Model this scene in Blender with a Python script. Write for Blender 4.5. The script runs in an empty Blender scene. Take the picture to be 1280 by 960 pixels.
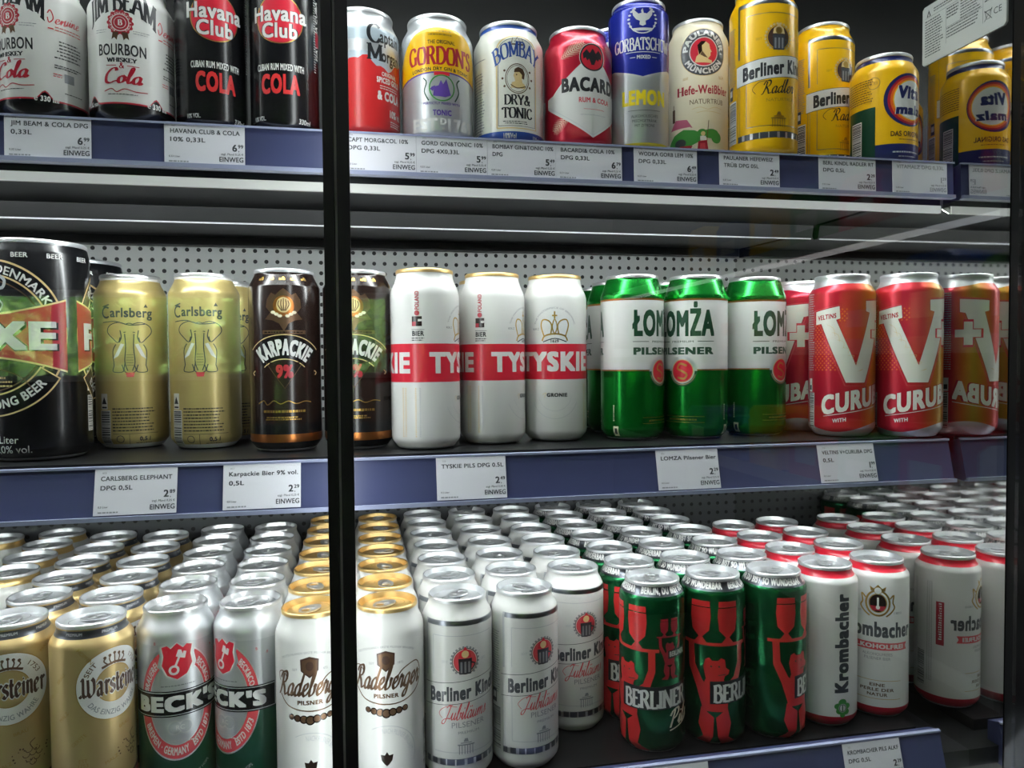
import bpy, math, random
from mathutils import Vector, Matrix
from mathutils.geometry import tessellate_polygon
random.seed(7)
PI = math.pi
S = bpy.context.scene
COL = S.collection

# ------------------------------------------------------------------ camera, world, exposure
YAW, PITCH, ROLL, FPX = math.radians(11.44), math.radians(1.90), math.radians(.46), 934.4
cam = bpy.data.cameras.new('camera')
cam.sensor_width = 36
cam.lens = FPX / 1280 * 36
cam.clip_start = .01
cam_o = bpy.data.objects.new('camera', cam)
COL.objects.link(cam_o)
fw = Vector((math.sin(YAW) * math.cos(PITCH), math.cos(YAW) * math.cos(PITCH), -math.sin(PITCH)))
rt0 = Vector((math.cos(YAW), -math.sin(YAW), 0))
up0 = rt0.cross(fw)
rt = rt0 * math.cos(ROLL) - up0 * math.sin(ROLL)
up = rt0 * math.sin(ROLL) + up0 * math.cos(ROLL)
cam_o.matrix_world = Matrix(((rt.x, up.x, -fw.x, 0), (rt.y, up.y, -fw.y, 0), (rt.z, up.z, -fw.z, 0), (0, 0, 0, 1)))
S.camera = cam_o
S.view_settings.view_transform = 'Standard'
S.view_settings.look = 'None'
S.view_settings.gamma = 1
S.view_settings.use_curve_mapping = False
S.view_settings.exposure = 0.35
W = bpy.data.worlds.new('shop_ambient')
S.world = W
W.use_nodes = True
W.node_tree.nodes['Background'].inputs[0].default_value = (.85, .92, 1.0, 1)
W.node_tree.nodes['Background'].inputs[1].default_value = 150.      # daylight outside the shop window
LED_SHELF, LED_TOP, LED_POST = 34.0, 34.0, 7.2                     # radiance of the cooler's own strips
LED_COL = (.95, .98, 1.0)


# ------------------------------------------------------------------ materials
def lin(h):
    v = [int(h[i:i + 2], 16) / 255 for i in (0, 2, 4)]
    return tuple(c / 12.92 if c <= .04045 else ((c + .055) / 1.055) ** 2.4 for c in v) + (1,)


MATS = {}


def mat(name, h=None, metal=0., rough=.4, coat=0., emit=0., spec=.5):
    if name in MATS:
        return MATS[name]
    m = bpy.data.materials.new(name)
    m.use_nodes = True
    p = m.node_tree.nodes['Principled BSDF']
    p.inputs['Base Color'].default_value = lin(h)
    p.inputs['Metallic'].default_value = metal
    p.inputs['Roughness'].default_value = rough
    p.inputs['Coat Weight'].default_value = coat
    p.inputs['Coat Roughness'].default_value = .12
    p.inputs['Specular IOR Level'].default_value = spec
    if emit:
        p.inputs['Emission Color'].default_value = LED_COL + (1,)
        p.inputs['Emission Strength'].default_value = emit
    MATS[name] = m
    return m


def inks(**k):
    for n, (h, metal, rough) in k.items():
        mat(n, h, metal, rough, coat=.25 if metal < .5 else 0)


inks(alu=('dcdee0', .8, .4), alu_bright=('e6e7e8', .85, .3), alu_soft=('cdd0d3', .7, .36), alu_dark=('8b8f96', 1, .3),
     gold_lid=('e0bf80', .8, .38), gold=('b8954e', .85, .32), gold_soft=('c9b079', .7, .35), copper=('b5713c', .9, .28),
     white=('d6d6d3', 0, .32), cream=('e6dcc0', 0, .34), bone=('dcdcd2', .1, .34), black=('0c0d10', 0, .25),
     ink=('1d2024', 0, .35), dark_grey=('3c4046', 0, .35), grey=('8a8d92', 0, .4), pale_grey=('b9bcc0', .2, .4),
     red=('cf2338', 0, .32), red_deep=('a81c30', 0, .3), red_met=('c41f3a', .45, .28), red_soft=('d2474f', 0, .35),
     red_orange=('cc2a2c', 0, .35), orange=('e2641f', 0, .33), yellow=('f2bb0a', .1, .3), lemon=('ead21c', 0, .32),
     navy=('1c2560', .1, .3), blue=('2330a0', .35, .26), blue_band=('2a4f9e', .1, .3), purple=('5b3f9a', 0, .35),
     green_met=('14882f', .75, .22), green_dark=('0d4a35', .35, .32), green=('3f8f3c', 0, .35), green_ink=('15452c', 0, .35),
     bottle_green=('176038', .8, .26), brown=('4b342a', .2, .35), bronze=('6d5440', .7, .34), tan=('d8bd86', 0, .4),
     champagne=('c6ad78', .6, .36), khaki_gold=('cbb878', .45, .36), pink_barn=('c0607a', 0, .4), sky=('aebcc6', .2, .35),
     dark_brown=('231713', .1, .22), gunmetal=('5a5d63', .9, .3))


def node_mat(name):
    m = bpy.data.materials.new(name)
    m.use_nodes = True
    MATS[name] = m
    nt = m.node_tree
    return m, nt, nt.nodes['Principled BSDF']


# fruit-beer can: a print that turns from red to orange and gold around the can
m, nt, p = node_mat('red_orange_print')
tc = nt.nodes.new('ShaderNodeTexCoord')
sx = nt.nodes.new('ShaderNodeSeparateXYZ')
nt.links.new(tc.outputs['Object'], sx.inputs[0])
ng = nt.nodes.new('ShaderNodeMath'); ng.operation = 'MULTIPLY'; ng.inputs[1].default_value = -1
nt.links.new(sx.outputs['Y'], ng.inputs[0])
at = nt.nodes.new('ShaderNodeMath'); at.operation = 'ARCTAN2'
nt.links.new(sx.outputs['X'], at.inputs[0]); nt.links.new(ng.outputs[0], at.inputs[1])
mr = nt.nodes.new('ShaderNodeMapRange')
mr.inputs['From Min'].default_value = -PI; mr.inputs['From Max'].default_value = PI
nt.links.new(at.outputs[0], mr.inputs['Value'])
cr = nt.nodes.new('ShaderNodeValToRGB')
els = cr.color_ramp.elements
els[0].position = 0; els[0].color = lin('b8203a')
els[1].position = 1; els[1].color = lin('b8203a')
for pos, h in ((.30, 'b81c34'), (.46, 'c82438'), (.53, 'cc3832'), (.58, 'cc6a26'), (.64, 'b8922c'), (.69, 'cc6a26'), (.74, 'c42a3c')):
    e = els.new(pos); e.color = lin(h)
nt.links.new(mr.outputs[0], cr.inputs[0]); nt.links.new(cr.outputs[0], p.inputs['Base Color'])
p.inputs['Metallic'].default_value = .35; p.inputs['Roughness'].default_value = .28

mat('rail_blue', '3f4569', 0, .35, coat=.3)
mat('rail_lip', '9aa0bd', 0, .25, coat=.3)
mat('paper', 'd8d8e0', 0, .6)
mat('type', '34363d', 0, .6)
mat('shelf_black', '1a1b1d', .2, .38)
mat('shelf_under', '202224', .4, .4)
mat('strip_white', 'c9cac6', 0, .4)
mat('frame_black', '060607', 0, .5, spec=.25)
mat('gasket', '0a0a0c', 0, .55, spec=.25)
mat('dark_panel', '0e1011', .1, .4)
mat('led_side', 'd8d8d0', 0, .4, emit=.30)
mat('led_shelf', 'ffffff', emit=LED_SHELF)
mat('led_fill', 'ffffff', emit=14)
mat('led_rack_fill', 'ffffff', emit=1.5)
mat('led_top', 'ffffff', emit=LED_TOP)
mat('led_post', 'ffffff', emit=LED_POST)
mat('plate_grey', 'b4bab8', .1, .45)
mat('plate_ink', '34383a', 0, .5)
mat('shop_floor', '5a534d', 0, .35)
mat('leaf', '6f9440', 0, .6); mat('leaf_light', '93b45a', 0, .6); mat('leaf_dark', '4a6b2c', 0, .6)
mat('shop_wall', '4e4a46', 0, .7)

# polished steel side wall that mirrors the shelves
m, nt, p = node_mat('mirror_steel')
p.inputs['Base Color'].default_value = (.68, .68, .66, 1)
p.inputs['Metallic'].default_value = 1
p.inputs['Roughness'].default_value = .035

# perforated back panels: a square grid of 6 mm holes
PITCH_H = .0152


def perforated(name, tone):
    m, nt, p = node_mat(name)
    tc = nt.nodes.new('ShaderNodeTexCoord')
    sx = nt.nodes.new('ShaderNodeSeparateXYZ')
    nt.links.new(tc.outputs['Object'], sx.inputs[0])

    def mth(op, a, b=None):
        n = nt.nodes.new('ShaderNodeMath')
        n.operation = op
        for i, v in enumerate((a, b)):
            if v is None:
                continue
            if isinstance(v, (int, float)):
                n.inputs[i].default_value = v
            else:
                nt.links.new(v, n.inputs[i])
        return n.outputs[0]

    def cell(o, first):          # distance from the nearest hole row, in pitches
        return mth('SUBTRACT', mth('FRACT', mth('ADD', mth('DIVIDE', mth('SUBTRACT', o, first), PITCH_H), 100.5)), .5)
    fx, fz = cell(sx.outputs['X'], -.3429), cell(sx.outputs['Z'], .1575)
    dd = mth('SQRT', mth('ADD', mth('MULTIPLY', fx, fx), mth('MULTIPLY', fz, fz)))
    mx = nt.nodes.new('ShaderNodeMix'); mx.data_type = 'RGBA'
    nt.links.new(mth('LESS_THAN', dd, .19), mx.inputs['Factor'])
    mx.inputs['A'].default_value = lin(tone); mx.inputs['B'].default_value = lin('08090a')
    nt.links.new(mx.outputs['Result'], p.inputs['Base Color'])
    p.inputs['Roughness'].default_value = .45
    p.inputs['Metallic'].default_value = .05


perforated('perforated_steel', 'd0d2d2')
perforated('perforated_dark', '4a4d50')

# thin door glass: clear with a Fresnel reflection
m = bpy.data.materials.new('door_glass')
m.use_nodes = True
MATS['door_glass'] = m
nt = m.node_tree
nt.nodes.remove(nt.nodes['Principled BSDF'])
tr = nt.nodes.new('ShaderNodeBsdfTransparent'); tr.inputs[0].default_value = (.96, .98, .97, 1)
gl = nt.nodes.new('ShaderNodeBsdfGlossy'); gl.inputs['Roughness'].default_value = .0
fr = nt.nodes.new('ShaderNodeFresnel')
bk = nt.nodes.new('ShaderNodeNewGeometry')
io = nt.nodes.new('ShaderNodeMapRange')
io.inputs['To Min'].default_value = 1.5; io.inputs['To Max'].default_value = 1 / 1.5     # same thin-pane reflectance on both faces
nt.links.new(bk.outputs['Backfacing'], io.inputs['Value']); nt.links.new(io.outputs[0], fr.inputs[0])
ms = nt.nodes.new('ShaderNodeMixShader')
nt.links.new(fr.outputs[0], ms.inputs[0]); nt.links.new(tr.outputs[0], ms.inputs[1]); nt.links.new(gl.outputs[0], ms.inputs[2])
nt.links.new(ms.outputs[0], nt.nodes['Material Output'].inputs[0])


# ------------------------------------------------------------------ object helpers
def tag(o, label=None, cat=None, group=None, kind=None):
    if label: o['label'] = label
    if cat: o['category'] = cat
    if group: o['group'] = group
    if kind: o['kind'] = kind
    return o


def empty(name, loc, rz=0, label=None, cat=None, group=None):
    o = bpy.data.objects.new(name, None)
    o.empty_display_size = .02
    COL.objects.link(o)
    o.location = loc
    o.rotation_euler = (0, 0, rz)
    return tag(o, label, cat, group)


class MB:
    """collects faces with materials; build() links them as one mesh object"""
    def __init__(s):
        s.v, s.f, s.m, s.n, s.slots = [], [], [], [], []

    def slot(s, mn):
        if mn not in s.slots:
            s.slots.append(mn)
        return s.slots.index(mn)

    def add(s, vs, fs, mn, ns=None):
        o = len(s.v)
        s.v += [tuple(a) for a in vs]
        s.n += ns if ns else [(0, 0, 0)] * len(vs)
        k = s.slot(mn)
        for f in fs:
            s.f.append([o + i for i in f]); s.m.append(k)

    def box(s, x0, x1, y0, y1, z0, z1, mn):
        vs = [(x, y, z) for x in (x0, x1) for y in (y0, y1) for z in (z0, z1)]
        s.add(vs, [(0, 1, 3, 2), (4, 6, 7, 5), (0, 4, 5, 1), (2, 3, 7, 6), (0, 2, 6, 4), (1, 5, 7, 3)], mn)

    def prism_x(s, prof, x0, x1, mn):
        """closed (y,z) profile swept along x"""
        n = len(prof)
        vs = [(x0, a, b) for a, b in prof] + [(x1, a, b) for a, b in prof]
        fs = [(i, (i + 1) % n, n + (i + 1) % n, n + i) for i in range(n)]
        fs += [tuple(reversed(range(n))), tuple(range(n, 2 * n))]
        s.add(vs, fs, mn)

    def lathe(s, prof, mn, n=64, closed=False):
        """prof: (r, z, material of the band that starts here)"""
        base = len(s.v)
        rings = []
        for r, z in [q[:2] for q in prof]:
            if r < 1e-6:
                s.v.append((0, 0, z)); s.n.append((0, 0, 0)); rings.append([len(s.v) - 1] * n)
            else:
                ids = []
                for i in range(n):
                    a = 2 * PI * i / n
                    s.v.append((r * math.sin(a), -r * math.cos(a), z)); s.n.append((0, 0, 0)); ids.append(len(s.v) - 1)
                rings.append(ids)
        for j in range(len(rings) - 1):
            k = s.slot(prof[j][2] if len(prof[j]) > 2 else mn)
            a, b = rings[j], rings[j + 1]
            for i in range(n):
                i2 = (i + 1) % n
                q = [a[i], a[i2], b[i2], b[i]]
                q = [x for t, x in enumerate(q) if x not in q[:t]]
                if len(q) > 2:
                    s.f.append(q); s.m.append(k)

    def mesh(s, name, smooth=None):
        me = bpy.data.meshes.new(name)
        me.from_pydata(s.v, [], s.f)
        for mn in s.slots:
            me.materials.append(MATS[mn])
        me.polygons.foreach_set('material_index', s.m)
        if smooth:
            me.polygons.foreach_set('use_smooth', [True] * len(s.f))
            me.set_sharp_from_angle(angle=math.radians(smooth))
            if any(a != (0, 0, 0) for a in s.n):
                me.normals_split_custom_set_from_vertices(s.n)
        me.update()
        return me

    def build(s, name, parent=None, smooth=None, loc=(0, 0, 0)):
        o = bpy.data.objects.new(name, s.mesh(name, smooth))
        COL.objects.link(o)
        o.location = loc
        o.parent = parent
        return o


def dup(root, loc, rz, label, group=None):
    r = root.copy(); COL.objects.link(r)
    r.location = loc; r.rotation_euler = (0, 0, rz)
    r['label'] = label
    if group: r['group'] = group
    for ch in list(root.children):
        c = ch.copy(); COL.objects.link(c); c.parent = r
        for g in ch.children:
            d = g.copy(); COL.objects.link(d); d.parent = c
    return r


# ------------------------------------------------------------------ lettering
_TXT = {}


def text_tris(s, off):
    """built-in typeface as flat triangles, cap height 1, left edge at 0"""
    key = (s, off)
    if key not in _TXT:
        def make(b):
            c = bpy.data.curves.new('lettering', 'FONT')
            c.body = b; c.size = 1; c.resolution_u = 3; c.space_character = 1 + max(0, off) * 2.4
            o = bpy.data.objects.new('lettering', c)
            me = bpy.data.meshes.new_from_object(o)
            me.calc_loop_triangles()
            vs = [(v.co.x, v.co.y) for v in me.vertices]
            ts = [tuple(t.vertices) for t in me.loop_triangles]
            bpy.data.objects.remove(o); bpy.data.curves.remove(c); bpy.data.meshes.remove(me)
            return vs, ts
        hv, _ = make('H')
        y0, y1 = min(v[1] for v in hv) - off * .7, max(v[1] for v in hv) + off * .7
        vs, ts = make(s)
        x0 = min(v[0] for v in vs) - off if vs else 0
        # bold letters: the same outlines printed again a hair to each side
        def steps(o, gap):
            k = 1 if o < .004 else math.ceil(2 * o / gap) + 1
            return [0] if k == 1 else [-o + 2 * o * i / (k - 1) for i in range(k)]
        sh = [(dx, dy) for dx in steps(off, .055) for dy in steps(off * .7, .045)]
        tris = []
        for k, (dx, dy) in enumerate(sh):
            w_ = [((x + dx - x0) / (y1 - y0), (y + dy - y0) / (y1 - y0)) for x, y in vs]
            tris += [(k, [w_[i] for i in t]) for t in ts]
        _TXT[key] = (tris, max((p[0] for k, t in tris for p in t), default=0))
    return _TXT[key]


# pen-drawn alphabets: strokes on a unit cap height; the nib is wide one way and thin the other
SERIF = {
 'A': (.84, [[(.04, 0), (.42, 1)], [(.40, 1), (.80, 0)], [(.2, .36), (.62, .36)]], [(.04, 0), (.80, 0)]),
 'B': (.74, [[(.14, 0), (.14, 1)], [(.14, .97), (.42, .97), (.58, .78), (.45, .56), (.14, .54)], [(.14, .54), (.5, .52), (.66, .28), (.5, .03), (.14, .03)]], [(.14, 0), (.14, 1)]),
 'C': (.76, [[(.7, .78), (.55, .96), (.3, .93), (.12, .68), (.12, .32), (.3, .06), (.55, .04), (.72, .24)]], []),
 'D': (.82, [[(.14, 0), (.14, 1)], [(.14, .97), (.48, .95), (.72, .7), (.72, .3), (.48, .05), (.14, .03)]], [(.14, 0), (.14, 1)]),
 'E': (.68, [[(.14, 0), (.14, 1)], [(.14, .96), (.6, .96)], [(.14, .52), (.48, .52)], [(.14, .04), (.62, .04)], [(.6, .97), (.6, .8)], [(.62, .03), (.63, .2)]], [(.14, 0), (.14, 1)]),
 'G': (.84, [[(.72, .78), (.55, .96), (.3, .93), (.12, .68), (.12, .32), (.3, .06), (.55, .04), (.7, .16)], [(.7, .04), (.7, .44)], [(.54, .44), (.82, .44)]], []),
 'H': (.86, [[(.14, 0), (.14, 1)], [(.72, 0), (.72, 1)], [(.14, .52), (.72, .52)]], [(.14, 0), (.14, 1), (.72, 0), (.72, 1)]),
 'I': (.34, [[(.17, 0), (.17, 1)]], [(.17, 0), (.17, 1)]),
 'J': (.46, [[(.28, 1), (.28, .2), (.2, .0), (.06, -.06)]], [(.28, 1)]),
 'K': (.82, [[(.14, 0), (.14, 1)], [(.16, .42), (.66, 1)], [(.3, .56), (.74, 0)]], [(.14, 0), (.14, 1), (.66, 1), (.74, 0)]),
 'L': (.66, [[(.14, 0), (.14, 1)], [(.14, .04), (.6, .04)], [(.6, .03), (.62, .24)]], [(.14, 0), (.14, 1)]),
 'M': (1.02, [[(.12, 0), (.14, 1)], [(.14, 1), (.5, .1)], [(.5, .1), (.86, 1)], [(.86, 1), (.88, 0)]], [(.12, 0), (.88, 0), (.12, 1), (.88, 1)]),
 'N': (.88, [[(.12, 0), (.12, 1)], [(.12, 1), (.74, 0)], [(.74, 0), (.74, 1)]], [(.12, 0), (.12, 1), (.74, 1)]),
 'O': (.86, [[(.43, .96), (.2, .9), (.1, .5), (.2, .1), (.43, .04), (.66, .1), (.76, .5), (.66, .9), (.43, .96)]], []),
 'P': (.7, [[(.14, 0), (.14, 1)], [(.14, .97), (.45, .97), (.62, .73), (.45, .47), (.14, .46)]], [(.14, 0), (.14, 1)]),
 'R': (.8, [[(.14, 0), (.14, 1)], [(.14, .97), (.45, .97), (.6, .76), (.45, .53), (.14, .52)], [(.38, .52), (.7, 0)]], [(.14, 0), (.14, 1), (.7, 0)]),
 'S': (.64, [[(.54, .8), (.44, .95), (.25, .95), (.12, .78), (.22, .58), (.44, .46), (.55, .26), (.44, .06), (.24, .04), (.08, .22)]], []),
 'T': (.74, [[(.37, 0), (.37, 1)], [(.04, .96), (.70, .96)], [(.04, .97), (.04, .78)], [(.70, .97), (.70, .78)]], [(.37, 0)]),
 'U': (.82, [[(.14, 1), (.14, .3), (.26, .06), (.46, .03), (.64, .14), (.70, .34), (.70, 1)]], [(.14, 1), (.70, 1)]),
 'V': (.82, [[(.06, 1), (.42, 0)], [(.42, 0), (.76, 1)]], [(.06, 1), (.76, 1)]),
 'W': (1.16, [[(.06, 1), (.34, 0)], [(.34, 0), (.58, .9)], [(.58, .9), (.82, 0)], [(.82, 0), (1.08, 1)]], [(.06, 1), (1.08, 1)]),
 'Y': (.8, [[(.06, 1), (.4, .48)], [(.4, .48), (.74, 1)], [(.4, 0), (.4, .5)]], [(.06, 1), (.74, 1), (.4, 0)]),
 '&': (.86, [[(.74, .5), (.6, .2), (.36, .04), (.14, .14), (.14, .36), (.42, .58), (.5, .8), (.38, .95), (.26, .8), (.36, .56), (.78, .02)]], []),
 "'": (.24, [[(.12, 1), (.1, .74)]], []), ' ': (.34, [], []), '.': (.26, [[(.1, .02), (.14, .1)]], []),
}
SCRIPT = {
 'R': (.92, [[(.34, .92), (.3, .5), (.16, .05), (.02, .02)], [(.06, .7), (.2, .95), (.55, 1.02), (.7, .82), (.58, .58), (.34, .52)], [(.36, .52), (.56, .3), (.7, .02), (.92, .1)]], []),
 'C': (.8, [[(.66, .8), (.58, .98), (.34, .92), (.1, .55), (.14, .12), (.4, .0), (.66, .12), (.8, .14)]], []),
 'J': (.8, [[(.1, .8), (.3, .98), (.56, .96), (.72, 1.0)], [(.56, .96), (.42, .4), (.2, -.2), (-.1, -.2), (.0, .02), (.4, .12), (.8, .1)]], []),
 'G': (.9, [[(.7, .8), (.6, .98), (.34, .92), (.1, .55), (.14, .12), (.4, .0), (.62, .2), (.66, .46)], [(.66, .46), (.6, -.1), (.4, -.3), (.2, -.2), (.5, .0), (.9, .14)]], []),
 'P': (.78, [[(.36, .95), (.28, .4), (.2, -.05)], [(.04, .66), (.2, .94), (.56, 1.02), (.7, .78), (.5, .5), (.3, .46)]], []),
 'a': (.6, [[(.46, .44), (.3, .52), (.1, .34), (.1, .08), (.26, .02), (.42, .2), (.47, .48)], [(.47, .5), (.43, .12), (.5, .02), (.62, .16)]], []),
 '\u00e4': (.6, [[(.46, .44), (.3, .52), (.1, .34), (.1, .08), (.26, .02), (.42, .2), (.47, .48)], [(.47, .5), (.43, .12), (.5, .02), (.62, .16)], [(.2, .7), (.21, .8)], [(.4, .7), (.41, .8)]], []),
 'b': (.56, [[(.0, .12), (.18, .5), (.28, .95), (.2, 1.0), (.12, .7), (.1, .1), (.24, .0), (.42, .14), (.42, .38), (.34, .46), (.56, .4)]], []),
 'd': (.62, [[(.46, .44), (.3, .52), (.1, .34), (.1, .08), (.26, .02), (.42, .2)], [(.56, 1.02), (.46, .4), (.44, .1), (.52, .02), (.64, .16)]], []),
 'e': (.5, [[(.0, .12), (.2, .22), (.38, .38), (.3, .52), (.14, .42), (.1, .14), (.24, .0), (.4, .06), (.52, .18)]], []),
 'g': (.58, [[(.46, .44), (.3, .52), (.1, .34), (.1, .08), (.26, .02), (.42, .2), (.47, .48)], [(.47, .5), (.42, -.1), (.28, -.4), (.1, -.36), (.2, -.16), (.6, .14)]], []),
 'i': (.3, [[(.0, .12), (.14, .5), (.12, .1), (.2, .02), (.32, .16)], [(.18, .68), (.2, .76)]], []),
 'l': (.34, [[(.0, .12), (.2, .6), (.28, .98), (.2, 1.02), (.13, .6), (.13, .1), (.22, .02), (.36, .16)]], []),
 'm': (.86, [[(.0, .2), (.12, .5), (.1, .02)], [(.1, .1), (.26, .48), (.36, .44), (.36, .02)], [(.36, .1), (.52, .48), (.64, .44), (.63, .1), (.72, .02), (.88, .16)]], []),
 'n': (.62, [[(.0, .2), (.12, .5), (.1, .02)], [(.1, .1), (.28, .48), (.4, .44), (.39, .1), (.48, .02), (.64, .16)]], []),
 'o': (.54, [[(.3, .5), (.12, .36), (.1, .12), (.24, .02), (.4, .14), (.42, .38), (.3, .5), (.4, .42), (.56, .4)]], []),
 'r': (.44, [[(.0, .14), (.14, .54), (.18, .46), (.32, .44), (.28, .12), (.34, .02), (.46, .16)]], []),
 's': (.44, [[(.0, .12), (.16, .3), (.22, .54), (.3, .3), (.28, .06), (.1, .03)], [(.24, .04), (.46, .16)]], []),
 'u': (.6, [[(.0, .14), (.12, .5), (.1, .12), (.22, .02), (.38, .2), (.44, .5)], [(.44, .5), (.41, .12), (.48, .02), (.62, .16)]], []),
 ' ': (.3, [], []),
}
BLACKLETTER = {
 'W': (1.1, [[(.1, .9), (.2, 1.0), (.26, .9), (.26, .16), (.38, 0)], [(.38, 0), (.58, .2), (.58, .96)], [(.58, .2), (.72, 0), (.96, .22), (.98, .8), (.84, 1.0)], [(.02, .1), (.1, .02), (.2, .1)]], []),
 'a': (.52, [[(.08, .6), (.22, .7), (.36, .6), (.36, .1), (.46, 0)], [(.36, .4), (.16, .32), (.12, .1), (.22, .0), (.36, .12)]], []),
 'r': (.42, [[(.04, .62), (.14, .7), (.18, .58), (.18, .1), (.26, .02)], [(.18, .52), (.3, .7), (.4, .6)]], []),
 's': (.44, [[(.36, .62), (.22, .7), (.1, .56), (.14, .42), (.32, .3), (.34, .12), (.2, .0), (.06, .1)]], []),
 't': (.34, [[(.16, 1.0), (.14, .6), (.14, .12), (.24, 0), (.32, .08)], [(.02, .66), (.3, .66)]], []),
 'e': (.44, [[(.36, .12), (.22, 0), (.1, .12), (.1, .54), (.22, .7), (.34, .56), (.14, .34)]], []),
 'i': (.26, [[(.04, .62), (.12, .7), (.14, .58), (.14, .1), (.22, .02)], [(.12, .88), (.18, .94)]], []),
 'n': (.54, [[(.04, .62), (.12, .7), (.14, .58), (.14, .0)], [(.14, .54), (.3, .7), (.4, .58), (.4, .1), (.5, .02)]], []),
}


def catmull(pts, k=4):
    if len(pts) < 3:
        return list(pts)
    P = [pts[0]] + list(pts) + [pts[-1]]
    out = []
    for i in range(1, len(P) - 2):
        p0, p1, p2, p3 = P[i - 1:i + 3]
        for j in range(k):
            t = j / k
            out.append(tuple(.5 * (2 * p1[a] + (p2[a] - p0[a]) * t + (2 * p0[a] - 5 * p1[a] + 4 * p2[a] - p3[a]) * t * t
                                   + (-p0[a] + 3 * p1[a] - 3 * p2[a] + p3[a]) * t ** 3) for a in (0, 1)))
    out.append(pts[-1])
    return out


def ribbon(pts, wfun):
    """quads along a polyline; wfun(direction angle) gives the full width"""
    n = len(pts)
    ls, rs = [], []
    for i in range(n):
        a = pts[max(0, i - 1)]; b = pts[min(n - 1, i + 1)]
        dx, dy = b[0] - a[0], b[1] - a[1]
        l = math.hypot(dx, dy) or 1e-9
        w = wfun(math.atan2(dy, dx)) / 2
        ls.append((pts[i][0] - dy / l * w, pts[i][1] + dx / l * w))
        rs.append((pts[i][0] + dy / l * w, pts[i][1] - dx / l * w))
    return [[rs[i], rs[i + 1], ls[i + 1], ls[i]] for i in range(n - 1)]


def pen_polys(s, font, T, t, phi):
    x = 0
    polys = []
    n = 0
    for ch in s:
        w, strokes, serifs = font[ch]
        for st in strokes:
            pts = [(a + x, b) for a, b in catmull(st)]
            polys += [(n % 6 * 2 + i % 2, q) for i, q in enumerate(ribbon(pts, lambda th: t + (T - t) * abs(math.sin(th - phi))))]
            n += 1
        for a, b in serifs:
            y0, y1 = (b, b + .07) if b < .5 else (b - .07, b)
            polys.append((12 + len(polys) % 3, [(x + a - .15, y0), (x + a + .15, y0), (x + a + .15, y1), (x + a - .15, y1)]))
        x += w
    return polys, x


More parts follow.
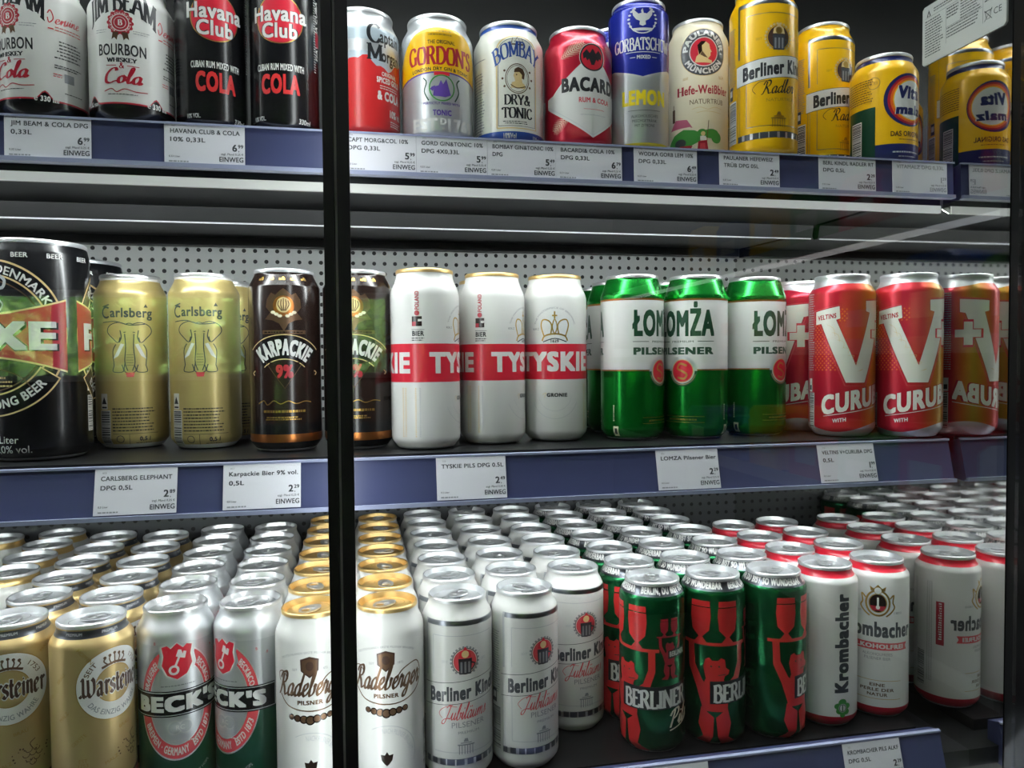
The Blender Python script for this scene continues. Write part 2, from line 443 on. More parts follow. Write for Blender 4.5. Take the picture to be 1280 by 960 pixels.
class Print:
    """flat artwork in millimetres: u to the right as you face it, v up; later laid on a can wall or a tag"""
    def __init__(s):
        s.items = []       # (material, level, convex polygon)
        s.level = 0

    def put(s, polys, mn):
        """each call prints over the last; (k, polygon) pairs lie k hairs higher so that overlapping strokes never share a plane"""
        s.level += 1
        top = 0
        for q in polys:
            k = 0
            if isinstance(q[0], int):
                k, q = q
                top = max(top, k)
            s.items.append((mn, s.level + k * .4, q))
        s.level += math.ceil(top * .4)

    def poly(s, pts, mn):
        tr = tessellate_polygon([[Vector((a, b, 0)) for a, b in pts]])
        s.put([[pts[i] for i in t] for t in tr], mn)

    def rect(s, u0, u1, v0, v1, mn):
        s.put([[(u0, v0), (u1, v0), (u1, v1), (u0, v1)]], mn)

    def disc(s, u, v, r, mn, rv=None, n=36):
        rv = rv or r
        s.put([[(u, v), (u + r * math.cos(2 * PI * i / n), v + rv * math.sin(2 * PI * i / n)),
                (u + r * math.cos(2 * PI * (i + 1) / n), v + rv * math.sin(2 * PI * (i + 1) / n))] for i in range(n)], mn)

    def ring(s, u, v, r0, r1, mn, k=1., a0=0., a1=360., n=48):
        """ring between r0 and r1; k scales it upright"""
        q = []
        for i in range(n):
            A = [math.radians(a0 + (a1 - a0) * j / n) for j in (i, i + 1)]
            q.append([(u + r0 * math.cos(A[0]), v + k * r0 * math.sin(A[0])), (u + r1 * math.cos(A[0]), v + k * r1 * math.sin(A[0])),
                      (u + r1 * math.cos(A[1]), v + k * r1 * math.sin(A[1])), (u + r0 * math.cos(A[1]), v + k * r0 * math.sin(A[1]))])
        s.put(q, mn)

    def line(s, pts, w, mn, smooth=True):
        s.put([(i % 3, q) for i, q in enumerate(ribbon(catmull(pts) if smooth else pts, lambda th: w))], mn)

    def loop(s, pts, w, mn):
        s.put([(i % 2, q) for i, q in enumerate(ribbon(list(pts) + [pts[0]], lambda th: w))], mn)

    def _place(s, tris, wid, u, v, h, w, align, rise, shear, rot, warp, mn):
        k = (w / wid) if w else h
        out = []
        cs, sn = math.cos(math.radians(rot)), math.sin(math.radians(rot))
        tw = wid * k
        x0 = {'L': 0, 'C': -tw / 2, 'R': -tw}[align]
        for lv, t in tris:
            q = []
            for a, b in t:
                x = x0 + a * k + shear * b * h
                y = b * h + rise * x
                if warp:
                    x, y = warp(x, y)
                q.append((u + x * cs - y * sn, v + x * sn + y * cs))
            out.append((lv, q))
        s.put(out, mn)

    def text(s, st, u, v, h, mn, w=None, off=0., align='C', rise=0., shear=0., rot=0., warp=None, squeeze=1.):
        tris, wid = text_tris(st, off)
        s._place(tris, wid, u, v, h, w or wid * h * squeeze, align, rise, shear, rot, warp, mn)

    def serif(s, st, u, v, h, mn, w=None, T=.19, t=.07, align='C', rise=0., warp=None, shear=0.):
        tris, wid = pen_polys(st, SERIF, T, t, .12)
        s._place(tris, wid, u, v, h, w or wid * h, align, rise, shear, 0, warp, mn)

    def script(s, st, u, v, h, mn, w=None, T=.12, t=.04, align='C', rise=0., shear=.25, warp=None):
        tris, wid = pen_polys(st, SCRIPT, T, t, .3)
        s._place(tris, wid, u, v, h, w or wid * h, align, rise, shear, 0, warp, mn)

    def black(s, st, u, v, h, mn, w=None, T=.2, t=.05, align='C', rise=0.):
        tris, wid = pen_polys(st, BLACKLETTER, T, t, .75)
        s._place(tris, wid, u, v, h, w or wid * h, align, rise, 0, 0, None, mn)

    def arc(s, st, u, v, r, h, mn, a=90, off=0., span=None, under=False, squeeze=1., serif=False, k=1.):
        """letters on a circle about (u,v), centred at angle a; under = read along the bottom"""
        tris, wid = pen_polys(st, SERIF, .2, .08, .12) if serif else text_tris(st, off)
        tw = math.radians(span) * r if span else wid * h * squeeze
        out = []
        for lv, t in tris:
            q = []
            for x, y in t:
                x = (x / wid - .5) * tw
                if under:
                    th = math.radians(a) + x / r; rr = r - y * h
                else:
                    th = math.radians(a) - x / r; rr = r + y * h
                q.append((u + rr * math.cos(th), v + k * rr * math.sin(th)))
            out.append((lv, q))
        s.put(out, mn)

    def micro(s, u0, u1, v, rows, mn, h=.7, gap=1.9, seed=1, align='L'):
        """rows of print too small to read: broken dashes"""
        rr = random.Random(seed)
        q = []
        for r in range(rows):
            y = v - r * gap
            x = u0 + (rr.random() * (u1 - u0) * .2 if align == 'C' else 0)
            end = u1 - rr.random() * (u1 - u0) * .22
            while x < end:
                l = min(rr.uniform(.8, 3.2), end - x)
                q.append([(x, y), (x + l, y), (x + l, y + h), (x, y + h)])
                x += l + .6
        if q:
            s.put(q, mn)

    def barcode(s, u0, u1, v0, v1, seed=3, mn='ink', bg='white'):
        s.rect(u0, u1, v0, v1, bg)
        rr = random.Random(seed)
        q = []
        y = v0 + 1
        while y < v1 - 1:
            l = rr.choice((.35, .5, .8, 1.1))
            q.append([(u0 + .8, y), (u1 - .8, y), (u1 - .8, y + l), (u0 + .8, y + l)])
            y += l + rr.choice((.4, .6, 1.0))
        s.put(q, mn)

    def mapped(s, mb, fn, us=2.4, vcuts=None):
        """cut every polygon into strips and map it with fn(u,v,level) -> (point, normal)"""
        def clip(q, ax, lim, keep_hi):
            out = []
            for i in range(len(q)):
                a, b = q[i], q[(i + 1) % len(q)]
                ia = a[ax] >= lim if keep_hi else a[ax] <= lim
                ib = b[ax] >= lim if keep_hi else b[ax] <= lim
                if ia: out.append(a)
                if ia != ib:
                    t = (lim - a[ax]) / (b[ax] - a[ax])
                    out.append((a[0] + (b[0] - a[0]) * t, a[1] + (b[1] - a[1]) * t))
            return out
        for mn, lv, q in s.items:
            parts = [q]
            if us:
                lo, hi = min(a[0] for a in q), max(a[0] for a in q)
                parts = []
                for i in range(math.floor(lo / us), math.floor(hi / us - 1e-9) + 1):
                    c = clip(clip(q, 0, i * us, True), 0, (i + 1) * us, False)
                    if len(c) > 2: parts.append(c)
            if vcuts:
                for lim in vcuts:
                    nxt = []
                    for c in parts:
                        lo, hi = min(a[1] for a in c), max(a[1] for a in c)
                        if lo < lim - 1e-6 and hi > lim + 1e-6:
                            nxt += [k for k in (clip(c, 1, lim, True), clip(c, 1, lim, False)) if len(k) > 2]
                        else:
                            nxt.append(c)
                    parts = nxt
            for c in parts:
                ar = sum(c[i][0] * c[(i + 1) % len(c)][1] - c[(i + 1) % len(c)][0] * c[i][1] for i in range(len(c)))
                if abs(ar) < 1e-5: continue
                if ar < 0: c = c[::-1]
                pn = [fn(a, b, lv) for a, b in c]
                mb.add([x[0] for x in pn], [tuple(range(len(pn)))], mn, [x[1] for x in pn])


# ------------------------------------------------------------------ cans
def shoulder(H, R, RN, style, drop, neck):
    """(r,z) from the straight wall's top to the neck under the rim"""
    z0, z1 = H - drop, H - neck
    if style == 'round':
        return [(RN + (R - RN) * (.5 + .5 * math.cos(PI * i / 9)) ** .92, z0 + (z1 - z0) * i / 9) for i in range(10)]
    if style == 'cone':
        return [(R, z0), (R - .4, z0 + .8), (RN + .5, z1 - 1), (RN, z1)]


def can_profile(H, R, RN, style, drop, neck):
    p = [(0, 6.5), (R - 12, 5), (R - 9, 1.2), (R - 7.6, 0), (R - 6.2, .8), (R - 2.2, 5.6), (R - .6, 8), (R, 11)]
    p += shoulder(H, R, RN, style, drop, neck)
    p += [(RN, H - 3.6)]
    return p


def banded(prof, bands, default):
    """cut the profile at band heights; bands = [(z0, z1, material)]"""
    cuts = sorted({z for b in bands for z in b[:2]})
    out = []
    st = 3
    for i in range(len(prof) - 1):
        (r0, z0), (r1, z1) = prof[i], prof[i + 1]
        seg = [(r0, z0)]
        if i >= st and z1 > z0:
            seg += [(r0 + (r1 - r0) * (c - z0) / (z1 - z0), c) for c in cuts if z0 + 1e-4 < c < z1 - 1e-4]
        out += seg
    out.append(prof[-1])
    res = []
    for i, (r, z) in enumerate(out):
        zm = (z + out[i + 1][1]) / 2 if i < len(out) - 1 else z
        mn = default
        if i >= st:
            for b0, b1, m_ in bands:
                if b0 <= zm <= b1: mn = m_
        else:
            mn = 'alu'
        res.append((r / 1000, z / 1000, mn))
    return res


KIND = {}


def make_kind(kind, name, H, R, RN, style, drop, neck, default, bands, art, lid='alu', rim=None, tab=None, cat='can'):
    prof = can_profile(H, R, RN, style, drop, neck)
    mb = MB()
    mb.lathe(banded(prof, bands, default), default, 72)

    def rad(v):
        for i in range(3, len(prof) - 1):
            (r0, z0), (r1, z1) = prof[i], prof[i + 1]
            if z0 <= v <= z1 and z1 > z0:
                return r0 + (r1 - r0) * (v - z0) / (z1 - z0), -(r1 - r0) / (z1 - z0)
        return R, 0.

    def wrap(u, v, lv):
        r, sl = rad(v)
        a = u / R
        o = .03 + lv * .0026
        nl = math.hypot(1, sl)
        rr = r + o / nl
        i = math.floor(u / 2.4 + 1e-6)               # every layer of ink shares the same flat facets, so none cuts through another
        f = u / 2.4 - i
        a0, a1 = i * 2.4 / R, (i + 1) * 2.4 / R
        px = math.sin(a0) * (1 - f) + math.sin(a1) * f
        py = math.cos(a0) * (1 - f) + math.cos(a1) * f
        return ((rr * px / 1000, -rr * py / 1000, (v + o * sl / nl) / 1000),
                (math.sin(a) / nl, -math.cos(a) / nl, sl / nl))
    if art:
        art.mapped(mb, wrap, 2.4, [z for r, z in prof[3:]])
    body = mb.mesh('body', 42)
    l = MB()
    h, q = H / 1000, RN / 1000
    rm = rim or lid
    l.lathe([(q - .0008, h - .0044, rm), (q + .0004, h - .0036, rm), (q + .0005, h - .0012, rm), (q, h - .0003, rm), (q - .0005, h, rm),
             (q - .0011, h - .0003, lid), (q - .0016, h - .002, lid), (q - .0024, h - .0062, lid), (q - .003, h - .0067, lid), (q - .0038, h - .006, lid),
             (q - .0044, h - .0046, lid), (q - .0056, h - .0044, lid), (0, h - .0044)], lid, 48)
    # score line of the mouth, a raised bead
    bead = [(.0085 * math.cos(a), -.0095 + .0082 * math.sin(a)) for a in [2 * PI * i / 24 for i in range(25)]]
    for pl in ribbon(bead, lambda th: .0006):
        l.add([(x, y, h - .00425) for x, y in pl], [(0, 1, 2, 3)], 'alu_dark' if lid != 'gold_lid' else 'gold')
    lm = l.mesh('lid', 35)
    t = MB()
    tm = tab or 'alu_bright'
    n = 28
    out = [(.0078 * math.cos(a) * (1.0 if math.sin(a) > 0 else .92), .003 + .0118 * math.sin(a)) for a in [2 * PI * i / n for i in range(n)]]
    inn = [(.0046 * math.cos(a), .0085 + .0043 * math.sin(a)) for a in [2 * PI * i / n for i in range(n)]]
    z0, z1 = h - .0032, h - .002
    vs = [(x, y, z1) for x, y in out] + [(x, y, z1) for x, y in inn] + [(x, y, z0) for x, y in out] + [(x, y, z0) for x, y in inn]
    fs = []
    for i in range(n):
        j = (i + 1) % n
        fs += [(i, j, n + j, n + i), (2 * n + i, 3 * n + i, 3 * n + j, 2 * n + j), (i, 2 * n + i, 2 * n + j, j), (n + i, n + j, 3 * n + j, 3 * n + i)]
    t.add(vs, fs, tm)
    rv = [(.0024 * math.cos(a), .0005 + .0024 * math.sin(a)) for a in [2 * PI * i / 14 for i in range(14)]]
    t.add([(x, y, z1 + .0006) for x, y in rv] + [(x * 1.15, y * 1.15, z0 - .001) for x, y in rv],
          [tuple(range(14))] + [(i, 14 + i, 14 + (i + 1) % 14, (i + 1) % 14) for i in range(14)], tm)
    tmh = t.mesh('pull_tab')
    KIND[kind] = dict(name=name, body=body, lid=lm, tab=tmh, cat=cat, proto=None, gap=rim)


def can(kind, x, y, z, rz, label, group=None, tab_rz=None):
    """a can with its printed body, lid and pull tab; rz turns the artwork"""
    k = KIND[kind]
    az = math.atan2(x, y)
    r = empty(k['name'], (x, y, z), rz - az * 0, label, k['cat'], group)
    b = bpy.data.objects.new('body', k['body']); COL.objects.link(b); b.parent = r
    l = bpy.data.objects.new('lid', k['lid']); COL.objects.link(l); l.parent = r
    l.rotation_euler = (0, 0, random.uniform(0, 2 * PI) if tab_rz is None else tab_rz)
    if k['tab']:
        t = bpy.data.objects.new('pull_tab', k['tab']); COL.objects.link(t); t.parent = l
    return r


def face(x, y, u, R=33):
    """turn so that artwork point u sits u mm right of the side that faces the camera -> rz for artwork centre 0 at +u"""
    return math.atan2(-x, y) * 1.0 * 1 + u / R


# ------------------------------------------------------------------ artwork of each kind of can
C5 = dict(H=168, R=32.75, RN=26.8)          # half-litre
C3 = dict(H=115, R=32.75, RN=26.8)          # short 0.33
SL = dict(H=145, R=29, RN=25.2)          # sleek 0.33


def kind_whiskey_cola():
    P = Print()
    foot = []
    for u0 in (-104,):
        pts = []
        for i in range(105):
            u = -104 + i * 2
            w = ((u + 26) % 52) - 26
            b = max(0, 1 - abs(abs(w) - 26) / 7)
            b = b * b * (3 - 2 * b)
            pts.append((u, 14 + 6.5 * b))
        up_ = [(a, b + 1.3) for a, b in pts]
        P.put([[pts[i], pts[i + 1], up_[i + 1], up_[i]] for i in range(104)], 'red_deep')
        P.put([[(pts[i][0], 0.5), (pts[i + 1][0], .5), pts[i + 1], pts[i]] for i in range(104)], 'black')
    for c in (0, 104):
        P.serif('JIM BEAM', c, 88, 15, 'ink', w=54, T=.24, warp=lambda x, y: (x * (1 + y * .002), y * (1 + .35 * abs(x) / 27) - (x / 27) ** 2 * 12))
        P.disc(c - .5, 78.5, 9.2, 'red_deep'); P.ring(c - .5, 78.5, 6.3, 6.9, 'white'); P.ring(c - .5, 78.5, 4.2, 4.6, 'white')
        for k in range(14):
            a = 2 * PI * k / 14
            P.disc(c - .5 + 8.8 * math.cos(a), 78.5 + 8.8 * math.sin(a), 1.5, 'red_deep', n=10)
        P.arc('ESTABLISHED 1795', c - .5, 78.5, 6.8, 1.5, 'white', a=90, span=300)
        P.serif('B', c - .3, 76.4, 4.4, 'white', T=.26)
        for sx_ in (-1, 1):
            P.poly([(c - .5 + sx_ * 1, 71), (c - .5 + sx_ * 5.5, 71), (c - .5 + sx_ * 6.6, 65), (c - .5 + sx_ * 4.4, 66.6), (c - .5 + sx_ * 2.6, 64.6)], 'bronze')
        P.micro(c - 21, c - 11, 72.5, 2, 'grey', h=.5, gap=1.8); P.micro(c + 9, c + 22, 72.5, 2, 'grey', h=.5, gap=1.8, seed=4)
        P.text('BOURBON', c, 52.6, 9, 'ink', w=37, off=.02)
        P.serif('WHISKEY', c, 47.2, 3.4, 'ink', w=22.5, T=.26)
        P.serif('&', c, 42.2, 4.6, 'red_deep'); P.rect(c - 12, c - 4, 44.2, 44.7, 'red_deep'); P.rect(c + 4, c + 13, 44.2, 44.7, 'red_deep')
        P.script('Cola', c, 30.5, 12, 'red_deep', w=29, T=.2, t=.06)
        P.line([(c - 14, 24), (c - 8, 26), (c - 4, 23.4), (c + 2, 26), (c + 10, 24.4), (c + 19, 25)], .7, 'red_deep')
        P.micro(c - 11, c + 12, 21.4, 1, 'ink', h=.6)
        # side panel
        P.line([(c + 29, 83), (c + 31, 86), (c + 33, 80), (c + 30, 76), (c + 29, 80)], .8, 'red_soft'); P.script('en', c + 38, 76, 8, 'red_soft', w=9)
        P.script('uine', c + 47, 77, 8, 'red_soft', w=13)
        P.rect(c + 29, c + 33, 71, 72, 'red_soft'); P.micro(c + 34, c + 56, 73, 2, 'red_soft', gap=2.4)
        P.micro(c + 33, c + 56, 62, 6, 'ink', h=1., gap=2.6, seed=6, align='C'); P.micro(c + 33, c + 56, 43, 2, 'ink', h=.8)
        P.rect(c + 40, c + 48, 31, 38, 'grey'); P.micro(c + 32, c + 39, 36, 2, 'red_soft'); P.micro(c + 40, c + 56, 22, 1, 'ink')
        P.text('\u212e 330 ml', c + 27, 13.2, 4.2, 'white', w=17, off=.03); P.text('10% vol', c - 27, 13.2, 3.6, 'white', w=13, off=.02)
    make_kind('whiskey', 'cocktail_can', style='round', drop=20, neck=5, default='white', bands=[(0, 4, 'alu')], art=P, **C3)


def kind_rum_cola():
    P = Print()
    for c in (0, 91):
        P.disc(c, 93, 20.4, 'gold'); P.disc(c, 93, 19.6, 'red_deep'); P.disc(c, 93, 19.2, 'red')
        for st, v, h, w in (('Havana', 91.5, 13, 47), ('Club', 77.5, 12.5, 30)):
            P.text(st, c, v, h, 'ink', w=w + 1.6, off=.06); P.text(st, c, v, h, 'white', w=w, off=.03)
        P.text('CUBAN RUM MIXED WITH', c, 50.5, 5.6, 'white', w=41, off=.03)
        P.text('COLA', c, 31, 16.5, 'red_orange', w=33, off=.05)
        P.line([(c - 6, 113), (c - 3, 120), (c + 2, 121), (c + 5, 113)], 1, 'gold')
        P.text('10% VOL.', c - 19, 9.2, 3.6, 'white', w=12, off=.02); P.text('330ml', c + 21, 7.6, 4, 'white', w=11, off=.02)
        P.text('HAVANA CUBA', c + 41, 68, 5, 'white', rot=90, align='L', off=.03)
        P.micro(c + 33, c + 37, 120, 30, 'white', h=.7, gap=2.2); P.rect(c + 36, c + 44, 80, 92, 'red_deep')
    make_kind('rum', 'cocktail_can', style='round', drop=13, neck=5, default='black', bands=[(0, 3, 'alu')], art=P, **SL)


def kind_spiced_cola():
    P = Print()
    P.rect(-104, 104, 13, 75, 'sky')
    pts = [(-104 + i * 4, 66 + 5 * math.sin(i * .55) + 2 * math.sin(i * 1.7)) for i in range(53)]
    P.put([[(pts[i][0], 2), (pts[i + 1][0], 2), pts[i + 1], pts[i]] for i in range(52)], 'red_orange')
    P.rect(-104, 104, 96, 99, 'white')
    for c in (8, 112):
        P.serif('C', c + 2, 83, 17, 'ink', T=.2); P.text('aptain', c + 19, 84, 11, 'ink', w=23, off=.03)
        P.serif('M', c + 3, 68, 14, 'ink', T=.2); P.text('organ', c + 20, 68, 11, 'ink', w=22, off=.03)
        P.text('ORIGINAL', c + 18, 55.6, 3.6, 'white', w=18, off=.03)
        P.text('SPICED GOLD', c + 18, 49.4, 5, 'white', w=28, off=.05)
        P.micro(c + 7, c + 29, 46.4, 2, 'white', gap=2)
        P.text('& COLA', c + 18, 34.5, 8, 'white', w=27, off=.05)
        P.text('10% vol', c + 26, 21, 6.5, 'white', w=17, off=.04); P.micro(c + 18, c + 34, 17, 3, 'white')
    make_kind('spiced', 'cocktail_can', style='round', drop=22, neck=5, default='alu_soft', bands=[(0, 3, 'alu'), (85, 97, 'sky')], art=P, **C3)


def kind_gin_yellow():
    P = Print()
    for c in (2, 105):
        n = 30
        bt = [(c - 47 + 94 * i / n, 53 + 8.5 * (1 - (abs(-47 + 94 * i / n) / 47) ** 2)) for i in range(n + 1)]
        tp = [(c - 47 + 94 * i / n, 70 + 31 * (1 - (abs(-47 + 94 * i / n) / 47) ** 2.6)) for i in range(n + 1)]
        P.put([[(a[0], a[1] - 1.3), (b[0], b[1] - 1.3), b, a] for a, b in zip(bt, bt[1:])], 'purple')
        P.put([[bt[i], bt[i + 1], tp[i + 1], tp[i]] for i in range(n)], 'yellow')
        P.micro(c - 14, c + 14, 96, 2, 'gold', h=1.4, gap=3, align='C')
        P.text('THE ORIGINAL', c, 85.6, 3.4, 'ink', w=25, off=.03)
        P.serif("GORDON'S", c, 67.6, 15.5, 'red_deep', w=64, T=.24, t=.09)
        P.text('LONDON DRY GIN & TONIC', c, 62.4, 3, 'ink', w=56, off=.03, warp=lambda x, y: (x, y - x * x / 400))
        P.rect(c - 7, c + 7, 58, 61, 'red')
        P.ring(c, 47, 10.6, 11.8, 'green')
        for s_ in (-1, 1):
            P.line([(c + s_ * 12, 36), (c + s_ * 16, 44), (c + s_ * 14, 52), (c + s_ * 17, 56)], 1.2, 'green_ink')
        P.poly([(c - 8, 40), (c - 7, 48), (c - 3, 49), (c - 1, 54), (c + 1, 50), (c + 4, 55), (c + 6, 48), (c + 8, 41), (c + 3, 39)], 'purple')
        P.poly([(c - 8, 44), (c - 11, 46), (c - 9, 48), (c - 6, 49)], 'purple')
        P.text('PERFECTLY MIXED WITH', c, 32.4, 2.2, 'purple', w=34, off=.03)
        P.text('TONIC', c, 22.8, 5, 'purple', w=17, off=.05)
        P.text('EST', c - 16, 9, 11.5, 'white', w=24, off=.05); P.text('D', c + 1, 14.5, 6, 'white', off=.04); P.disc(c + 1, 11, 1, 'white')
        P.text('1769', c + 19, 9, 11.5, 'white', w=28, off=.05)
    make_kind('gin_yellow', 'cocktail_can', style='round', drop=21, neck=5, default='alu_soft', bands=[], art=P, **C3)


def kind_gin_white():
    P = Print()
    for c in (8, 110):
        arch = [(c - 19, 16), (c + 20, 16), (c + 20, 86)] + [(c + .5 + 19.5 * math.cos(PI * i / 16), 86 + 13 * math.sin(PI * i / 16)) for i in range(1, 16)] + [(c - 19, 86)]
        P.loop(arch, 1.4, 'tan')
        ins = [(c + .5 + (a - c - .5) * .93, 57 + (b - 57) * .95) for a, b in arch]
        P.loop(ins, .5, 'ink')
        P.line([(c - 5, 92), (c - 4, 97), (c - 2, 93.4), (c + .5, 98), (c + 3, 93.4), (c + 5, 97), (c + 6, 92)], .7, 'bronze', smooth=False); P.rect(c - 5, c + 6, 90.5, 91.8, 'bronze')
        P.serif('BOMBAY', c + .5, 73.5, 13.5, 'blue_band', w=42, T=.2, warp=lambda x, y: (x * (1 + y * .012), y + 7 - (x / 21) ** 2 * 9))
        P.disc(c + .5, 60.5, 11.6, 'bronze', 13.6); P.disc(c + .5, 60.5, 10.8, 'bone', 12.8); P.ring(c + .5, 60.5, 9.6, 10, 'bronze', k=1.2)
        P.poly([(c - 6, 52), (c - 5, 57), (c - 2, 58), (c - 2.6, 61), (c - 3.6, 63), (c - 2, 67), (c + 1, 69), (c + 5, 67.4), (c + 6, 63), (c + 4.4, 60), (c + 5, 57), (c + 8, 55), (c + 7.6, 51.6)], 'tan')
        P.line([(c - 6, 55), (c, 52), (c + 8, 54)], .9, 'bronze'); P.poly([(c - 3, 66), (c - 2.4, 69), (c + 1, 71), (c + 5.4, 69.6), (c + 7.4, 65.6), (c + 6.6, 60), (c + 4.4, 61), (c + 4.6, 64), (c + 2, 66.6)], 'bronze'); P.disc(c - .6, 64, .7, 'bronze', n=8)
        for a in (150, 180, 210, -30, 0, 30):
            P.disc(c + .5 + 14 * math.cos(math.radians(a)), 60.5 + 14 * math.sin(math.radians(a)), 1.1, 'bronze', n=10)
        P.serif('DRY&', c + .5, 37, 9, 'ink', w=25, T=.23)
        P.serif('TONIC', c + .5, 25, 9.6, 'ink', w=29, T=.23)
        P.micro(c - 14, c + 15, 21.6, 2, 'ink', h=.7, gap=1.7, align='C')
        P.text('10%Vol', c - 7, 7, 4.4, 'white', w=12, off=.04); P.text('330ml\u212e', c + 22, 6.4, 4, 'white', w=12, off=.04)
        P.micro(c - 52, c - 30, 80, 1, 'grey', h=1); P.micro(c - 52, c - 32, 68, 22, 'grey', h=1., gap=2.6, seed=5)
    make_kind('gin_white', 'cocktail_can', style='round', drop=21, neck=5, default='bone', bands=[(0, 2.4, 'alu'), (3, 13, 'blue_band'), (107.5, 111, 'blue_band')], art=P, **C3)


def kind_bat_rum():
    P = Print()
    for c in (0, 103.6):
        def palm(u, v, a, l, mn='cream'):
            ca, sa = math.cos(math.radians(a)), math.sin(math.radians(a))
            q = []
            for i in range(13):
                t = i / 13
                for s_ in (-1, 1):
                    px, py = u + ca * l * t, v + sa * l * t
                    b = math.radians(a + s_ * 42)
                    ll = l * .42 * math.sin(PI * (.15 + .8 * t))
                    ex, ey = px + math.cos(b) * ll, py + math.sin(b) * ll
                    q.append([(px - sa * .5, py + ca * .5), (px + sa * .5, py - ca * .5), (ex, ey)])
            P.put(q, mn)
        palm(c - 30, 84, 30, 26); palm(c - 6, 104, 188, 20, 'red_soft'); palm(c + 34, 82, 140, 24)
        palm(c - 20, 32, 215, 24); palm(c - 4, 12, 160, 22, 'red_soft'); palm(c + 24, 26, -40, 22)
        P.poly([(c, 88), (c - 40, 52), (c - 48, 50), (c - 48, 41), (c, 10.5), (c + 48, 41), (c + 48, 50), (c + 40, 52)], 'white')
        P.line([(c - 46, 43), (c, 13), (c + 46, 43)], .4, 'pale_grey', smooth=False)
        P.disc(c, 84, 13, 'white'); P.disc(c, 84, 12.6, 'ink'); P.disc(c, 84, 11.2, 'red')
        P.poly([(c, 92), (c - 1.6, 90), (c - 3, 87.5), (c - 6, 91), (c - 9.8, 87), (c - 9, 82), (c - 7, 83.5), (c - 5.5, 80.5), (c - 3.6, 82.5), (c - 1.4, 77),
                (c + 1.4, 77), (c + 3.6, 82.5), (c + 5.5, 80.5), (c + 7, 83.5), (c + 9, 82), (c + 9.8, 87), (c + 6, 91), (c + 3, 87.5), (c + 1.6, 90)], 'ink')
        P.text('BACARDI', c, 52.5, 13, 'ink', w=60, off=.055)
        P.text('RUM & COLA', c + 3, 42.6, 4.6, 'red', w=33, off=.03)
        P.rect(c - 9, c + 13, 36.4, 36.8, 'red'); P.micro(c - 12, c + 16, 31, 1, 'pale_grey', h=.8)
    make_kind('bat', 'cocktail_can', style='round', drop=21, neck=5, default='red_met', bands=[(0, 2, 'alu')], art=P, **C3)


def kind_vodka_lemon():
    P = Print()
    for c in (0, 91):
        P.poly([(c - 45.5, 79), (c - 30, 79), (c, 70), (c + 30, 79), (c + 45.5, 79), (c + 45.5, 100), (c - 45.5, 100)], 'blue')
        P.line([(c - 45, 78), (c - 30, 78), (c, 69), (c + 30, 78), (c + 45, 78)], 1.2, 'white', smooth=False)
        # spread eagle over a scroll
        P.poly([(c, 133), (c - 1.6, 131), (c - 1, 128.6), (c - 4, 128), (c - 8, 132), (c - 10, 133), (c - 9, 127), (c - 6, 123), (c - 2.6, 121.4), (c - 3, 118),
                (c, 116.6), (c + 3, 118), (c + 2.6, 121.4), (c + 6, 123), (c + 9, 127), (c + 10, 133), (c + 8, 132), (c + 4, 128), (c + 1, 128.6)], 'white')
        P.ring(c, 123, 12.4, 13.4, 'white', a0=195, a1=345); P.rect(c - 9, c + 9, 112.4, 115, 'white')
        for s_ in (-1, 1):
            for k in range(6):
                a = math.radians(90 + s_ * (35 + k * 17))
                P.disc(c + 13.2 * math.cos(a), 123 + 12 * math.sin(a), 1.4, 'white', .9, n=10)
        P.serif('GORBATSCHOW', c + 1, 94.6, 11.5, 'white', w=60, T=.22, t=.08)
        P.rect(c - 16, c + 18, 92.4, 93, 'white')
        P.text('MIXED', c + 1, 86.4, 3.4, 'white', w=13, off=.04); P.rect(c - 12, c - 7, 87.6, 88.2, 'white'); P.rect(c + 9, c + 14, 87.6, 88.2, 'white')
        P.text('LEMON', c + 2, 43.5, 14, 'lemon', w=44, off=.06)
        P.rect(c - 14, c + 18, 38.4, 38.8, 'ink')
        P.text('ALKOHOLISCHES', c + 2, 32, 2.6, 'dark_grey', w=26); P.text('MISCHGETR\u00c4NK', c + 2, 27.6, 2.6, 'dark_grey', w=24); P.text('MIT ZITRONE', c + 2, 23.2, 2.6, 'dark_grey', w=19)
        P.rect(c + 33, c + 57, 10, 62, 'pale_grey'); P.barcode(c + 38, c + 52, 12, 44); P.text('LEMON', c + 50, 46, 5, 'ink', rot=90, align='L', off=.03)
    make_kind('vodka', 'cocktail_can', style='round', drop=12, neck=5, default='alu_soft', bands=[(0, 2.4, 'alu'), (2.4, 8.6, 'lemon'), (88, 141, 'blue')], art=P, **SL)


